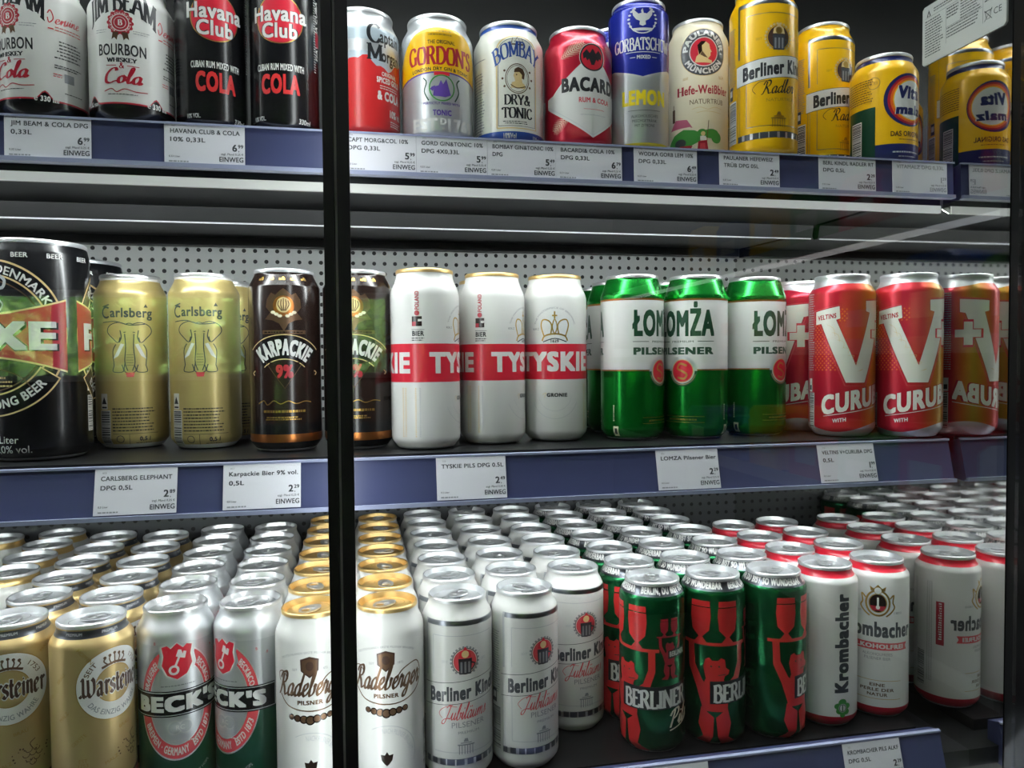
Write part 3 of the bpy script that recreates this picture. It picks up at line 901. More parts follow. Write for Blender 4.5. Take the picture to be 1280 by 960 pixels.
def kind_wheat():
    P = Print()
    for c in (0, 103.6):
        P.disc(c, 130, 25.6, 'tan'); P.disc(c, 130, 25, 'dark_grey'); P.disc(c, 130, 15.6, 'white'); P.disc(c, 130, 14.6, 'red')
        P.arc('PAULANER', c, 130, 17.2, 6, 'white', a=90, span=172, off=.05)
        P.arc('M\u00dcNCHEN', c, 130, 23.2, 6, 'white', a=270, span=128, off=.05, under=True)
        # bearded head in profile inside the roundel
        P.poly([(c - 9.6, 119), (c - 8, 125), (c - 6, 127), (c - 6.4, 133), (c - 3.6, 138.6), (c + 2, 140.4), (c + 5.6, 137.6), (c + 6.4, 133), (c + 8.6, 130), (c + 6.8, 129), (c + 7, 126), (c + 4, 122.6), (c + 8, 120.4), (c + 9, 118)], 'tan')
        P.poly([(c - 6.4, 133), (c - 7, 137), (c - 3, 141), (c + 2, 141), (c, 138.4), (c - 2.4, 136.4), (c - 2, 131), (c - 5, 127)], 'dark_brown')
        P.poly([(c - 2, 131), (c + 1, 127), (c + 4, 123.4), (c, 124.6), (c - 4, 127)], 'bronze')
        P.poly([(c - 9.6, 119), (c - 8, 124), (c, 120), (c + 8, 121.4), (c + 9, 118)], 'tan')
        P.text('seit', c - 20, 102, 4, 'gold', w=6, shear=.2); P.text('1634', c + 20, 102, 4, 'gold', w=7, shear=.2)
        P.serif('H', c - 25.6, 86, 9.4, 'red_deep', T=.26)
        P.text('efe-Wei\u00dfbier', c + 5, 86, 9.2, 'red_deep', w=52, off=.03)
        P.text('NATURTR\u00dcB', c + 4, 75.4, 5, 'bronze', w=38, off=.0)
        P.line([(c - 13, 70), (c - 4, 72), (c + 4, 69.6), (c + 12, 72), (c + 22, 70.6)], .5, 'tan'); P.line([(c - 8, 66), (c + 2, 67.6), (c + 20, 66)], .5, 'tan')
        # beer garden scene
        P.poly([(c - 40, 52), (c - 32, 62), (c - 18, 60), (c - 12, 51)], 'pink_barn'); P.rect(c - 40, c - 14, 44, 52, 'cream')
        P.rect(c - 37, c - 33, 60, 74, 'bronze'); P.line([(c - 35, 74), (c - 35, 79)], 1, 'bronze', smooth=False)
        P.poly([(c - 44, 24), (c - 42, 38), (c - 34, 46), (c - 22, 50), (c - 10, 48), (c - 2, 44), (c - 4, 36), (c - 18, 30), (c - 30, 22)], 'green')
        P.disc(c - 26, 36, 7, 'dark_grey', 4.6); P.poly([(c - 30, 29), (c - 14, 28), (c - 12, 32), (c - 26, 33)], 'red_deep')
        P.disc(c + 8, 44, 9, 'green', 5); P.disc(c + 14, 40, 6, 'green', 6); P.disc(c - 2, 45, 5, 'green', 4); P.line([(c + 3, 36), (c + 5, 58)], .7, 'bronze', smooth=False)
        P.poly([(c - 8, 18), (c - 6, 36), (c + 3, 37), (c + 6, 18)], 'red_deep'); P.poly([(c - 5, 20), (c - 4, 34), (c + 1, 34), (c + 2, 20)], 'red_soft')
        P.disc(c - 1, 44, 2.4, 'tan'); P.rect(c - 4, c + 2, 37, 41.6, 'white')
        P.poly([(c - 20, 20), (c - 10, 22), (c - 10, 25), (c - 20, 24)], 'red_deep')
        for k in range(7):
            P.line([(c + 10 + 2.4 * k, 17 + (k % 3)), (c + 12 + 2.4 * k, 20 + (k % 2))], .6, 'bronze', smooth=False)
        P.micro(c - 24, c + 24, 12, 2, 'tan', h=.8)
    make_kind('wheat', 'beer_can', style='round', drop=22, neck=5, default='cream', bands=[(0, 2, 'alu')], art=P, **C5)


def kindl(kind, base, frame, txt, script_st, script_ink, sub, foot, emblem_bg, red=True):
    P = Print()
    for c in (0, 103.6):
        L_, R_ = c - 41, c + 41
        P.rect(L_, R_, 146, 150.4, 'alu_dark' if red else 'alu_dark')
        P.rect(L_, L_ + 2.4, 98, 150, frame); P.rect(L_ - .2, L_ + .3, 18, 75, frame); P.rect(L_ + 2, L_ + 2.5, 18, 74, frame); P.rect(R_ - .4, R_, 18, 150, frame)
        for v0, v1 in ((100, 137), (30, 74)):
            P.rect(c - 31.4, c - 30.8, v0, v1, frame); P.rect(c + 30.8, c + 31.4, v0, v1, frame)
        P.rect(c - 31, c + 31, 136.6, 137.2, frame); P.rect(c - 31, c + 31, 29.4, 30, frame)
        # ribbon across the front
        rs = .10
        rb = [(c - 43, 75.4), (c + 43, 75.4), (c + 43, 95.6), (c - 43, 95.6)]
        rb = [(a, b + rs * (a - c)) for a, b in rb]
        P.put([rb], 'white'); P.line([rb[0], rb[1]], .5, 'dark_grey', smooth=False); P.line([rb[3], rb[2]], .5, 'dark_grey', smooth=False)
        P.text('Berliner Kindl', c, 78.4, 13.5, 'ink' if not red else 'dark_grey', w=70, off=.055, rise=rs)
        # tankard emblem in a rope ring
        P.disc(c, 113.5, 10.8, emblem_bg); P.ring(c, 113.5, 11.4, 12.2, 'bronze' if red else 'gold')
        for k in range(20):
            a = math.radians(-50 + 280 * k / 19)
            P.disc(c + 13 * math.cos(a), 113.5 + 13 * math.sin(a), 1.2, 'grey' if red else 'tan', n=8)
        P.poly([(c - 5.6, 101.6), (c - 6.4, 116), (c + 6.4, 116), (c + 5.6, 101.6)], 'gunmetal' if red else 'dark_grey')
        P.line([(c + 6, 112), (c + 9.6, 110), (c + 6, 105)], 1.4, 'gunmetal' if red else 'dark_grey')
        for k in (-3.6, 0, 3.6):
            P.rect(c + k - .9, c + k + .9, 103, 113, 'grey')
        P.poly([(c - 6, 117), (c - 5, 122), (c - 2, 124), (c, 127), (c + 2, 124), (c + 4.6, 122.6), (c + 6, 117)], 'red' if red else 'tan')
        P.disc(c, 120, 3.4, 'tan' if red else 'gold'); P.text('SEIT', c - 19, 112, 2.4, 'pale_grey' if red else 'gold', w=6); P.text('1872', c + 19, 112, 2.4, 'pale_grey' if red else 'gold', w=6)
        P.script(script_st, c, 60.5, 14 if red else 12.5, script_ink, w=42 if red else 34, T=.11 if red else .13, t=.045, rise=.06)
        P.line([(c - 22, 61), (c - 25, 66), (c - 18, 72), (c - 8, 72)], .5, script_ink)
        P.text(sub[0], c + 3, 53, 5 if red else 3, sub[2], w=32 if red else 30, rise=.04)
        if sub[1]: P.text(sub[1], c + 3, 47, 2.4, sub[2], w=20, rise=.04)
        # the columned gate
        g = sub[2]
        for k in range(6):
            P.rect(c - 6.6 + 2.5 * k, c - 5.8 + 2.5 * k, 28, 36, g)
        P.rect(c - 7.6, c + 8, 36, 37.2, g); P.rect(c - 5, c + 5.4, 38, 38.8, g); P.poly([(c - 2.4, 39.4), (c + 2.4, 39.4), (c + 1.6, 42.6), (c - 1, 42.6)], g)
        P.put([[(c - 41, 17.2), (c + 41, 19), (c + 41, 25), (c - 41, 23)]], foot)
        rr = random.Random(2)
        for k in range(9):
            x = c - 36 + k * 8.6
            P.rect(x, x + rr.uniform(1, 3), 17.8, 23.4, 'alu_bright')
        P.barcode(c + 45, c + 59, 18, 60); P.micro(c + 46, c + 58, 130, 26, 'grey', h=.9, gap=2.3)
        P.rect(c + 46, c + 53, 62, 75, 'dark_grey'); P.rect(c + 47, c + 52, 66, 72, 'white')
    make_kind(kind, 'beer_can', style='round', drop=22, neck=5, default=base, bands=[(0, 2, 'alu')], art=P, lid='alu', **C5)


def kind_malt():
    P = Print()
    for c in (0, 103.6):
        P.disc(c, 65, 26.8, 'navy'); P.disc(c + 1.4, 65, 24.6, 'red_deep'); P.disc(c + 2, 65, 22.6, 'orange'); P.disc(c + 2.2, 65, 20.4, 'yellow'); P.disc(c + 2.4, 65, 19.4, 'white')
        P.text('Vita', c, 66.2, 13, 'white', w=29.4, off=.1, shear=.12); P.text('malz', c + 1, 50.4, 10, 'white', w=34.4, off=.1, shear=.12)
        P.text('Vita', c, 66.2, 13, 'navy', w=28, off=.06, shear=.12); P.text('malz', c + 1, 50.4, 10, 'navy', w=33, off=.06, shear=.12)
        P.text('DAS ORIGINAL', c, 28.4, 5.2, 'bronze', w=40, off=.03); P.micro(c - 12, c + 14, 25, 1, 'bronze')
        P.micro(c - 18, c + 16, 12, 1, 'pale_grey', h=1.4); P.micro(c - 12, c + 12, 8, 1, 'pale_grey', h=1)
        P.ring(c - 36, 84, 5.4, 6.2, 'gold'); P.text('0,33', c - 36, 82.6, 3, 'gold', w=7)
        P.rect(c + 34, c + 68, 4, 60, 'green_dark'); P.barcode(c + 40, c + 54, 10, 48); P.micro(c + 34, c + 66, 88, 10, 'bronze', h=.9, gap=2.4)
    make_kind('malt', 'drink_can', style='round', drop=20, neck=5, default='yellow', bands=[(0, 2, 'alu'), (2, 21, 'navy'), (106, 111, 'navy')], art=P, **C3)


def kind_keg():
    P = Print()
    for c in (0, 130.4):
        v = 106
        k = 65 / 61.
        P.ring(c, v, 59, 60.6, 'tan', k=k, n=80); P.ring(c, v, 47.4, 48.8, 'tan', k=k, n=80); P.ring(c, v, 43, 44, 'bronze', k=k, n=80)
        P.arc('BREWERY DENMARK', c, v, 49.8, 6.6, 'white', a=84, span=112, off=.02, k=k)
        # lower scroll that breaks the ring
        P.ring(c, v, 46, 64, 'tan', k=k, a0=212, a1=328, n=50); P.ring(c, v, 47.2, 62.8, 'black', k=k, a0=213, a1=327, n=50)
        P.arc('EXTRA STRONG BEER', c, v, 58, 7, 'white', a=270, span=98, off=.03, under=True, k=k)
        # horned head above the banner
        P.disc(c, v + 34, 6.4, 'pale_grey', 8.6); P.poly([(c - 6.4, v + 39), (c + 6.4, v + 39), (c + 4, v + 45), (c - 4, v + 45)], 'grey'); P.rect(c - 4, c + 4, v + 29, v + 31.4, 'black')
        for s_ in (-1, 1):
            P.line([(c + s_ * 6, v + 41), (c + s_ * 12, v + 40), (c + s_ * 14, v + 46), (c + s_ * 10, v + 50)], 2.6, 'pale_grey')
            P.line([(c + s_ * 8, v + 31), (c + s_ * 12, v + 26), (c + s_ * 9, v + 21)], 1.4, 'pale_grey')
        # flared red banner
        n = 24
        tp = [(c - 60 + 120 * i / n, v + 17 + 13 * (abs(-60 + 120 * i / n) / 60) ** 1.6) for i in range(n + 1)]
        bt = [(a, 2 * v - b) for a, b in tp]
        P.put([[(bt[i][0], bt[i][1] - 1.6), (bt[i + 1][0], bt[i + 1][1] - 1.6), (tp[i + 1][0], tp[i + 1][1] + 1.6), (tp[i][0], tp[i][1] + 1.6)] for i in range(n)], 'tan')
        P.put([[bt[i], bt[i + 1], tp[i + 1], tp[i]] for i in range(n)], 'red_deep')
        P.text('FAXE', c + 1.2, v - 13, 24.4, 'black', w=105, off=.08); P.text('FAXE', c, v - 12, 24, 'white', w=104, off=.055)
        P.micro(c - 20, c + 20, v - 36, 3, 'tan', h=1.4, gap=3.4, align='C')
        for s_ in (-1, 1):
            P.line([(c + s_ * 8, v - 28), (c + s_ * 24, v - 34), (c + s_ * 34, v - 46)], .8, 'bronze')
        P.text('1,0 Liter', c + 21.6, 15.6, 6, 'white', align='R', off=.0); P.text('10,0% vol.', c + 31.4, 7.4, 6, 'white', align='R', off=.0)
        P.barcode(c + 82, c + 93, 22, 54); P.rect(c + 82, c + 93, 58, 76, 'white'); P.poly([(c + 84, 64), (c + 91, 64), (c + 87.5, 73)], 'ink'); P.rect(c + 85, c + 90, 60, 61.6, 'ink')
        P.micro(c + 80, c + 95, 100, 6, 'pale_grey', h=1, gap=2.6, align='C'); P.ring(c + 87.5, 81, 2.6, 3.4, 'white'); P.rect(c + 86, c + 91, 104, 112, 'white'); P.micro(c + 80, c + 95, 120, 3, 'pale_grey', h=1, gap=2.8)
    for k_ in range(10):
        P.text('BEER', -130 + 26 * k_, 171.6, 4, 'white', off=.02)
    make_kind('keg', 'keg_can', H=188, R=41.5, RN=39.6, style='cone', drop=11, neck=4, default='black', bands=[(0, 2.5, 'alu_soft'), (2.5, 6, 'black'), (184, 188, 'alu_soft')], art=P, lid='alu_soft')


def kind_elephant():
    P = Print()
    for c in (0, 103.6):
        g = 'dark_grey'
        P.ring(c - 21, 130.6, 3.4, 4.9, g, k=1.2, a0=50, a1=310); P.line([(c - 25, 136), (c - 18, 138)], 1.1, g)
        P.text('arlsberg', c + 2, 126, 9, g, w=38, off=.03); P.line([(c - 25, 121), (c - 12, 122), (c, 118.6), (c + 14, 119.6)], .9, g); P.poly([(c + 13, 135.6), (c + 15, 139), (c + 17, 135.6)], g)
        # elephant drawn in outline: head, ears, trunk, tusks, forelegs
        e0 = len(P.items)
        for s_ in (-1, 1):
            P.line([(c + s_ * 3, 113), (c + s_ * 10, 115), (c + s_ * 18, 111), (c + s_ * 20, 104), (c + s_ * 15, 97), (c + s_ * 10, 92), (c + s_ * 8, 98)], .95, g)
            P.line([(c + s_ * 8, 106), (c + s_ * 7, 98), (c + s_ * 9, 92)], .95, g); P.line([(c + s_ * 3, 104), (c + s_ * 5, 103.6)], .95, g)
            P.poly([(c + s_ * 4.6, 90), (c + s_ * 7.6, 91), (c + s_ * 15, 73), (c + s_ * 10, 77)], 'white')
            P.line([(c + s_ * 12, 90), (c + s_ * 15, 82), (c + s_ * 14, 66)], .95, g); P.line([(c + s_ * 14, 66), (c + s_ * 15, 59), (c + s_ * 6, 59), (c + s_ * 7, 67)], .95, g)
            P.line([(c + s_ * 4, 102), (c + s_ * 3.4, 86), (c + s_ * 4.4, 70), (c + s_ * 2, 60)], .95, g)
        P.line([(c - 3, 113), (c, 114), (c + 3, 113)], .95, g)
        P.line([(c - 4, 70), (c - 5, 60), (c, 57), (c + 5, 60), (c + 4, 66)], .95, g)
        P.poly([(c - 4, 58), (c + 4, 58), (c + 3, 53), (c - 3, 53)], 'red_soft')
        for k in range(5):
            P.rect(c - 3, c + 3, 78 - k * 3, 78.4 - k * 3, g)
        P.items[e0:] = [(m_, l_, [(a, 69 + (b - 53) * .84) for a, b in q_]) for m_, l_, q_ in P.items[e0:]]
        P.barcode(c - 31, c - 19, 2.6, 37); P.rect(c - 30, c - 22, 38, 53, 'bone'); P.poly([(c - 29, 43), (c - 23, 43), (c - 26, 50)], 'ink'); P.rect(c - 29, c - 23, 39, 40.6, 'ink')
        P.micro(c - 17, c + 22, 38, 8, 'ink', h=1.1, gap=3, seed=8)
        P.ring(c - 10, 9.4, 3, 3.6, g); P.text('0,5 l', c + 12, 7.4, 4, g, w=10, off=.03); P.rect(c - 17, c + 25, 14.2, 14.6, g); P.rect(c - 2, c - 1.6, 4, 14, g); P.micro(c + 4, c + 20, 5, 1, g)
    make_kind('elephant', 'beer_can', style='round', drop=21, neck=5, default='khaki_gold', bands=[(0, 4.4, 'white'), (162, 166, 'white')], art=P, lid='alu_bright', **C5)


def kind_dark_strong():
    P = Print()
    for c in (0, 103.6):
        # crest with a lion head and hops
        P.poly([(c, 110), (c - 4, 117), (c - 10, 120), (c - 17, 121), (c - 12, 127), (c - 16, 132), (c - 15, 139), (c - 11, 145), (c - 7, 143), (c - 3, 147), (c, 149),
                (c + 3, 147), (c + 7, 143), (c + 11, 145), (c + 15, 139), (c + 16, 132), (c + 12, 127), (c + 17, 121), (c + 10, 120), (c + 4, 117)], 'bronze')
        P.disc(c, 133, 9.4, 'copper'); P.disc(c, 134, 6.4, 'tan', 7)
        for k in range(-2, 3):
            P.line([(c + k * 1.9, 140 - abs(k)), (c + k * 2.4, 134), (c + k * .8, 128.6)], .9, 'bronze')
        for s_ in (-1, 1):
            for k in range(3):
                P.disc(c + s_ * (3.4 + 3 * k), 124 + 1.6 * k, 2.1, 'cream', 1.4, n=12)
        P.rect(c - 20, c + 20, 107.6, 111, 'bronze'); P.micro(c - 18, c + 18, 108.6, 1, 'dark_brown', h=1.2)
        # arched name plate
        def band(u, r0, r1, mn, half=44):
            P.ring(c, 58, r0, r1, mn, a0=90 - half, a1=90 + half, n=40)
        band(c, 26.4, 49.4, 'tan'); band(c, 27.2, 48.6, 'dark_brown'); band(c, 28, 47.6, 'black')
        P.arc('KARPACKIE', c, 58, 30.4, 14.6, 'white', a=90, span=80, off=.06)
        P.poly([(c - 14, 82), (c + 14, 82), (c, 58)], 'dark_brown'); P.line([(c - 17, 82), (c, 58), (c + 17, 82)], .5, 'bronze', smooth=False)
        P.text('9%', c, 67.6, 12, 'red_deep', w=15.4, off=.05)
        for s_ in (-1, 1):
            P.line([(c + s_ * 30, 74), (c + s_ * 33, 72), (c + s_ * 31, 70)], 1, 'tan')
        P.line([(c - 26, 44), (c - 20, 47), (c - 16, 43), (c - 10, 47), (c - 4, 44), (c + 3, 46.6), (c + 10, 44), (c + 18, 46), (c + 25, 45)], .8, 'gold')
        P.micro(c - 20, c + 20, 36, 1, 'gold', h=2.2); P.micro(c - 18, c + 18, 31, 2, 'gold', h=1.2, align='C')
        for k in range(5):
            P.disc(c - 22 + 11 * k, 158.6, 1.6, 'gold', 1.4, n=10); P.micro(c - 26 + 11 * k, c - 20 + 11 * k, 156.6, 1, 'gold', h=2)
    make_kind('strong', 'beer_can', style='cone', drop=16.5, neck=5, default='dark_brown', bands=[(0, 2, 'alu'), (2, 8.6, 'black'), (8.6, 16, 'copper'), (16, 26, 'black')], art=P, lid='alu_soft', **C5)  # body is black; the brown above the foot is a painted-in reflection


def kind_crown():
    P = Print()
    P.rect(-103.7, 103.7, 62.5, 98, 'red')
    for c in (0, 103.7):
        P.text('TYSKIE', c + 1, 70.6, 19.6, 'white', w=84, off=.055)
        # crown
        P.line([(c - 11, 106), (c - 14, 116), (c - 12, 122), (c - 6, 121), (c - 3, 116), (c - 4, 108)], 1.4, 'gold'); P.line([(c + 11, 106), (c + 14, 116), (c + 12, 122), (c + 6, 121), (c + 3, 116), (c + 4, 108)], 1.4, 'gold')
        P.line([(c, 107), (c - 2.4, 115), (c, 122.6), (c + 2.4, 115), (c, 107)], 1.2, 'gold')
        P.line([(c - 13, 101), (c - 10, 106), (c, 108), (c + 10, 106), (c + 13, 101)], 1.6, 'gold'); P.line([(c - 12, 100), (c, 103.4), (c + 12, 100)], 1, 'dark_grey')
        P.rect(c - 2.6, c + 2.6, 125.4, 127, 'gold'); P.rect(c - .8, c + .8, 123, 130.4, 'gold'); P.text('1629', c, 99.4, 2.8, 'dark_grey', w=8, off=.04)
        P.arc('THE MASTERPIECE OF BREWING', c, 112, 21, 1.8, 'grey', a=90, span=150)
        P.text('ROK Z', c - 20, 112, 2, 'dark_grey', w=7)
        P.text('GRONIE', c + 2, 45, 3.8, 'ink', w=21, off=.06)
        P.ring(c, 48, 24.6, 25, 'pale_grey', a0=200, a1=340); P.ring(c, 48, 17, 17.3, 'pale_grey', a0=190, a1=350)
        P.line([(c - 13, 47), (c - 9, 49), (c - 11, 44)], .5, 'tan')
        d = c + 50
        P.text('POLAND', d + 2, 129, 4, 'red_deep', rot=90, align='L', w=17, off=.04); P.disc(d, 126, 2.4, 'red_deep')
        P.rect(d - 4.6, d + 4.6, 114, 123, 'dark_brown'); P.rect(d - 4.6, d - 1, 114, 118, 'red_deep'); P.rect(d + 1, d + 4.6, 118.4, 120.4, 'white')
        P.text('BIER', d + 1, 105, 4.6, 'ink', w=11, off=.04); P.rect(d - 5, d + 7, 110.6, 111, 'ink'); P.micro(d - 5, d + 7, 102.6, 2, 'ink', h=.8)
        for k, mn in ((-14, 'tan'), (-11, 'tan'), (-1, 'tan'), (3, 'pale_grey')):
            P.micro(d + k - 1.4, d + k, 56, 22, mn, h=1.2, gap=2.1, seed=k + 30)
    make_kind('crown', 'beer_can', style='round', drop=25, neck=5, default='white', bands=[(0, 2, 'alu')], art=P, lid='alu', rim='gold_lid', **C5)


def kind_green_pils():
    P = Print()
    for c in (0, 103.7):
        P.text('\u0141OM\u017bA', c, 105, 26.5, 'green_ink', w=67, off=.05)
        P.rect(c - 33, c - 16, 99.4, 100, 'green_ink'); P.rect(c + 16, c + 33, 99.4, 100, 'green_ink'); P.text('PREMIUM', c, 98.6, 2, 'green_ink', w=24)
        P.text('PILSENER', c, 86.4, 7.4, 'green_ink', w=65, off=.06)
        P.disc(c, 69.6, 15.6, 'alu_soft'); P.ring(c, 69.6, 13, 15.6, 'green_dark', a0=180, a1=360); P.ring(c, 69.6, 13.8, 14.3, 'tan', a0=195, a1=345)
        P.disc(c, 69.6, 11.9, 'tan'); P.disc(c, 69.6, 11.1, 'red')
        P.line([(c + 5, 75), (c - 2, 77), (c - 5, 72), (c, 69.4), (c + 5, 66), (c + 2, 61.6), (c - 5, 63)], 2., 'gold')
        P.line([(c - 23, 23), (c + 23, 23)], .5, 'gold', smooth=False); P.micro(c - 16, c + 16, 19, 1, 'gold', h=1.6); P.line([(c - 23, 17), (c + 23, 17)], .5, 'gold', smooth=False)
        d = c + 52
        P.rect(d - 4, d + 2, 4, 14, 'cream'); P.rect(d - 2.4, d + .4, 6, 12, 'ink'); P.micro(d - 4, d - 2.6, 34, 8, 'cream', h=1.2, gap=2.1)
    make_kind('green_pils', 'beer_can', style='cone', drop=21, neck=4.6, default='green_met', bands=[(0, 2, 'alu'), (70, 71.4, 'copper'), (71.4, 141.4, 'white'), (141.4, 143.4, 'copper')], art=P, lid='alu_bright', **C5)


def kind_fruit():
    P = Print()
    n = 52
    pts = [(-103.6 + 207.2 * i / n, 10 + 5 * math.sin((-103.6 + 207.2 * i / n) * 2 * PI / 103.6 - .5)) for i in range(n + 1)]
    P.put([[(a[0], 1), (b[0], 1), b, a] for a, b in zip(pts, pts[1:])], 'alu_soft')
    tp = [(a, 157 + 3 * math.sin(a * 2 * PI / 103.6 + 1.6)) for a, b in pts]
    P.put([[a, b, (b[0], 163), (a[0], 163)] for a, b in zip(tp, tp[1:])], 'alu')
    for c in (0, 103.6):
        q = []
        for i in range(16):
            for j in range(14):
                x, y = -40 + i * 2.2, 128 - j * 4.6 + (i % 2) * 2.3
                if j > 2 and -36 + j * 3.6 < x + 6: continue
                q.append([(c + x, y), (c + x + 1.1, y + 1.1), (c + x, y + 2.2), (c + x - 1.1, y + 1.1)])
        P.put(q, 'orange')
        V = [(-40, 130), (-14, 135), (-13, 122), (-17, 121), (2, 74), (18, 128), (13, 129), (13, 140), (42, 142), (42, 128), (37, 127), (12, 56), (-8, 56), (-33, 117), (-40, 116)]
        P.loop([(c + a * 1.06, 98 + (b - 98) * 1.05 - 1) for a, b in V], 1., 'red_soft')
        P.poly([(c + a, b) for a, b in V], 'bone'); P.loop([(c + a, b) for a, b in V], .7, 'red_deep')
        for k in range(7):
            P.line([(c - 26 + 5 * k, 116 - 8 * k), (c - 20 + 5 * k, 112 - 7 * k), (c - 18 + 4 * k, 104 - 6 * k)], .35, 'tan')
        P.text('VELTINS', c - 27, 121.6, 5, 'red_deep', w=20, off=.04, rise=.12)
        pl = [(-4, -12), (4, -12), (4, -4), (12, -4), (12, 4), (4, 4), (4, 12), (-4, 12), (-4, 4), (-12, 4), (-12, -4), (-4, -4)]
        P.poly([(c + 34 + a * 1.2, 106 + b * 1.2) for a, b in pl], 'red'); P.poly([(c + 34 + a, 106 + b) for a, b in pl], 'bone')
        cu = dict(u=c + 8, v=30, h=20, w=80, rise=.2)
        P.text('CURUBA', cu['u'] + .6, cu['v'] - .8, cu['h'] + 1.6, 'red_deep', w=cu['w'] + 2, off=.085, rise=.2); P.text('CURUBA', cu['u'], cu['v'], cu['h'], 'bone', w=cu['w'], off=.05, rise=.2)
        P.line([(c - 30, 21), (c + 48, 35)], .6, 'white', smooth=False); P.text('WITH', c - 14, 15.4, 4, 'white', w=13, off=.04, rise=.15)
        P.barcode(c - 52, c - 42, 6, 45); P.rect(c - 52, c - 46, 46, 60, 'white'); P.rect(c - 51, c - 47, 48, 53, 'ink')
        P.micro(c - 54, c - 42, 148, 34, 'pale_grey', h=.9, gap=2.4, seed=9)
    make_kind('fruit', 'beer_can', style='round', drop=20, neck=6, default='red_orange_print', bands=[(0, 2, 'alu'), (158, 169, 'alu')], art=P, lid='alu', **C5)


def kind_gold_crown():
    P = Print()
    rr = random.Random(5)
    for c in (0, 103.6):
        P.disc(c, 116, 30.6, 'gold', n=60); P.disc(c, 116, 30, 'white', n=60); P.disc(c, 116, 15.8, 'gold'); P.disc(c, 116, 15.2, 'champagne')
        P.arc('SEIT', c, 116, 22.4, 4, 'bronze', a=142, span=30, off=.02); P.arc('1753', c, 116, 22.4, 4, 'bronze', a=38, span=28)
        P.arc('DAS EINZIG WAHRE', c, 116, 26.4, 4.4, 'grey', a=270, span=112, under=True, off=.02)
        for k in (-2, -1, 0, 1, 2):
            P.line([(c + k * 2.4, 132), (c + k * 4.4, 138 - abs(k)), (c + k * 3.6, 141 - abs(k) * 1.2)], 1.1, 'bronze')
            P.disc(c + k * 4, 141.4 - abs(k) * 1.2, 1.3, 'bronze', n=10)
        P.line([(c - 10.6, 131), (c, 133.6), (c + 10.6, 131)], 2, 'bronze')
        P.black('Warsteiner', c, 109, 15.5, 'white', w=56, T=.34, t=.16); P.black('Warsteiner', c, 109, 15, 'brown', w=55, T=.23, t=.06)
        for st, u, v, a in (('HOPFEN', -24, 142, -50), ('MALZ', 30, 144, 40), ('BRAU', -42, 124, 52), ('MALZ', -40, 92, 48), ('GERSTE', -28, 72, 40), ('HOPFEN', 40, 84, 70), ('WASSER', 44, 104, 30), ('BRAU', 8, 76, 10), ('MALZ', -4, 50, 20)):
            P.text(st, c + u, v, 3, 'gold', rot=a, align='C')
        for k in range(18):
            P.disc(c + 28 * (rr.random() - .5) + 15, 56 + 16 * (rr.random() - .5), rr.uniform(.4, .9), 'bronze', n=8)
        [P.ring(c + 16 + a, 56 + b, 2.2, 2.8, 'bronze', a0=180, a1=360, n=10) for a, b in ((-3, 5), (3, 5), (-5, 1), (0, 1.6), (5, 1), (-3, -3), (3, -3), (0, -6.4))]; P.line([(c + 16, 61), (c + 14, 66), (c + 18, 69)], .7, 'bronze')
        P.text('EST', c - 26, 54, 3, 'gold'); P.text('1753', c - 26, 50, 3, 'gold')
        P.poly([(c - 52, 20), (c + 10, 30), (c + 52, 44), (c + 52, 11), (c - 52, 11)], 'brown'); P.poly([(c + 22, 30), (c + 40, 37), (c + 40, 20), (c + 22, 16)], 'red_deep')
        for k in range(3):
            P.text('PREMIUM', c - 34 + 34 * k, 159, 2.4, 'pale_grey', w=16, off=.02)
    make_kind('gold', 'beer_can', style='round', drop=20, neck=7, default='champagne', bands=[(0, 2, 'alu'), (156.5, 163, 'gunmetal')], art=P, lid='alu', **C5)


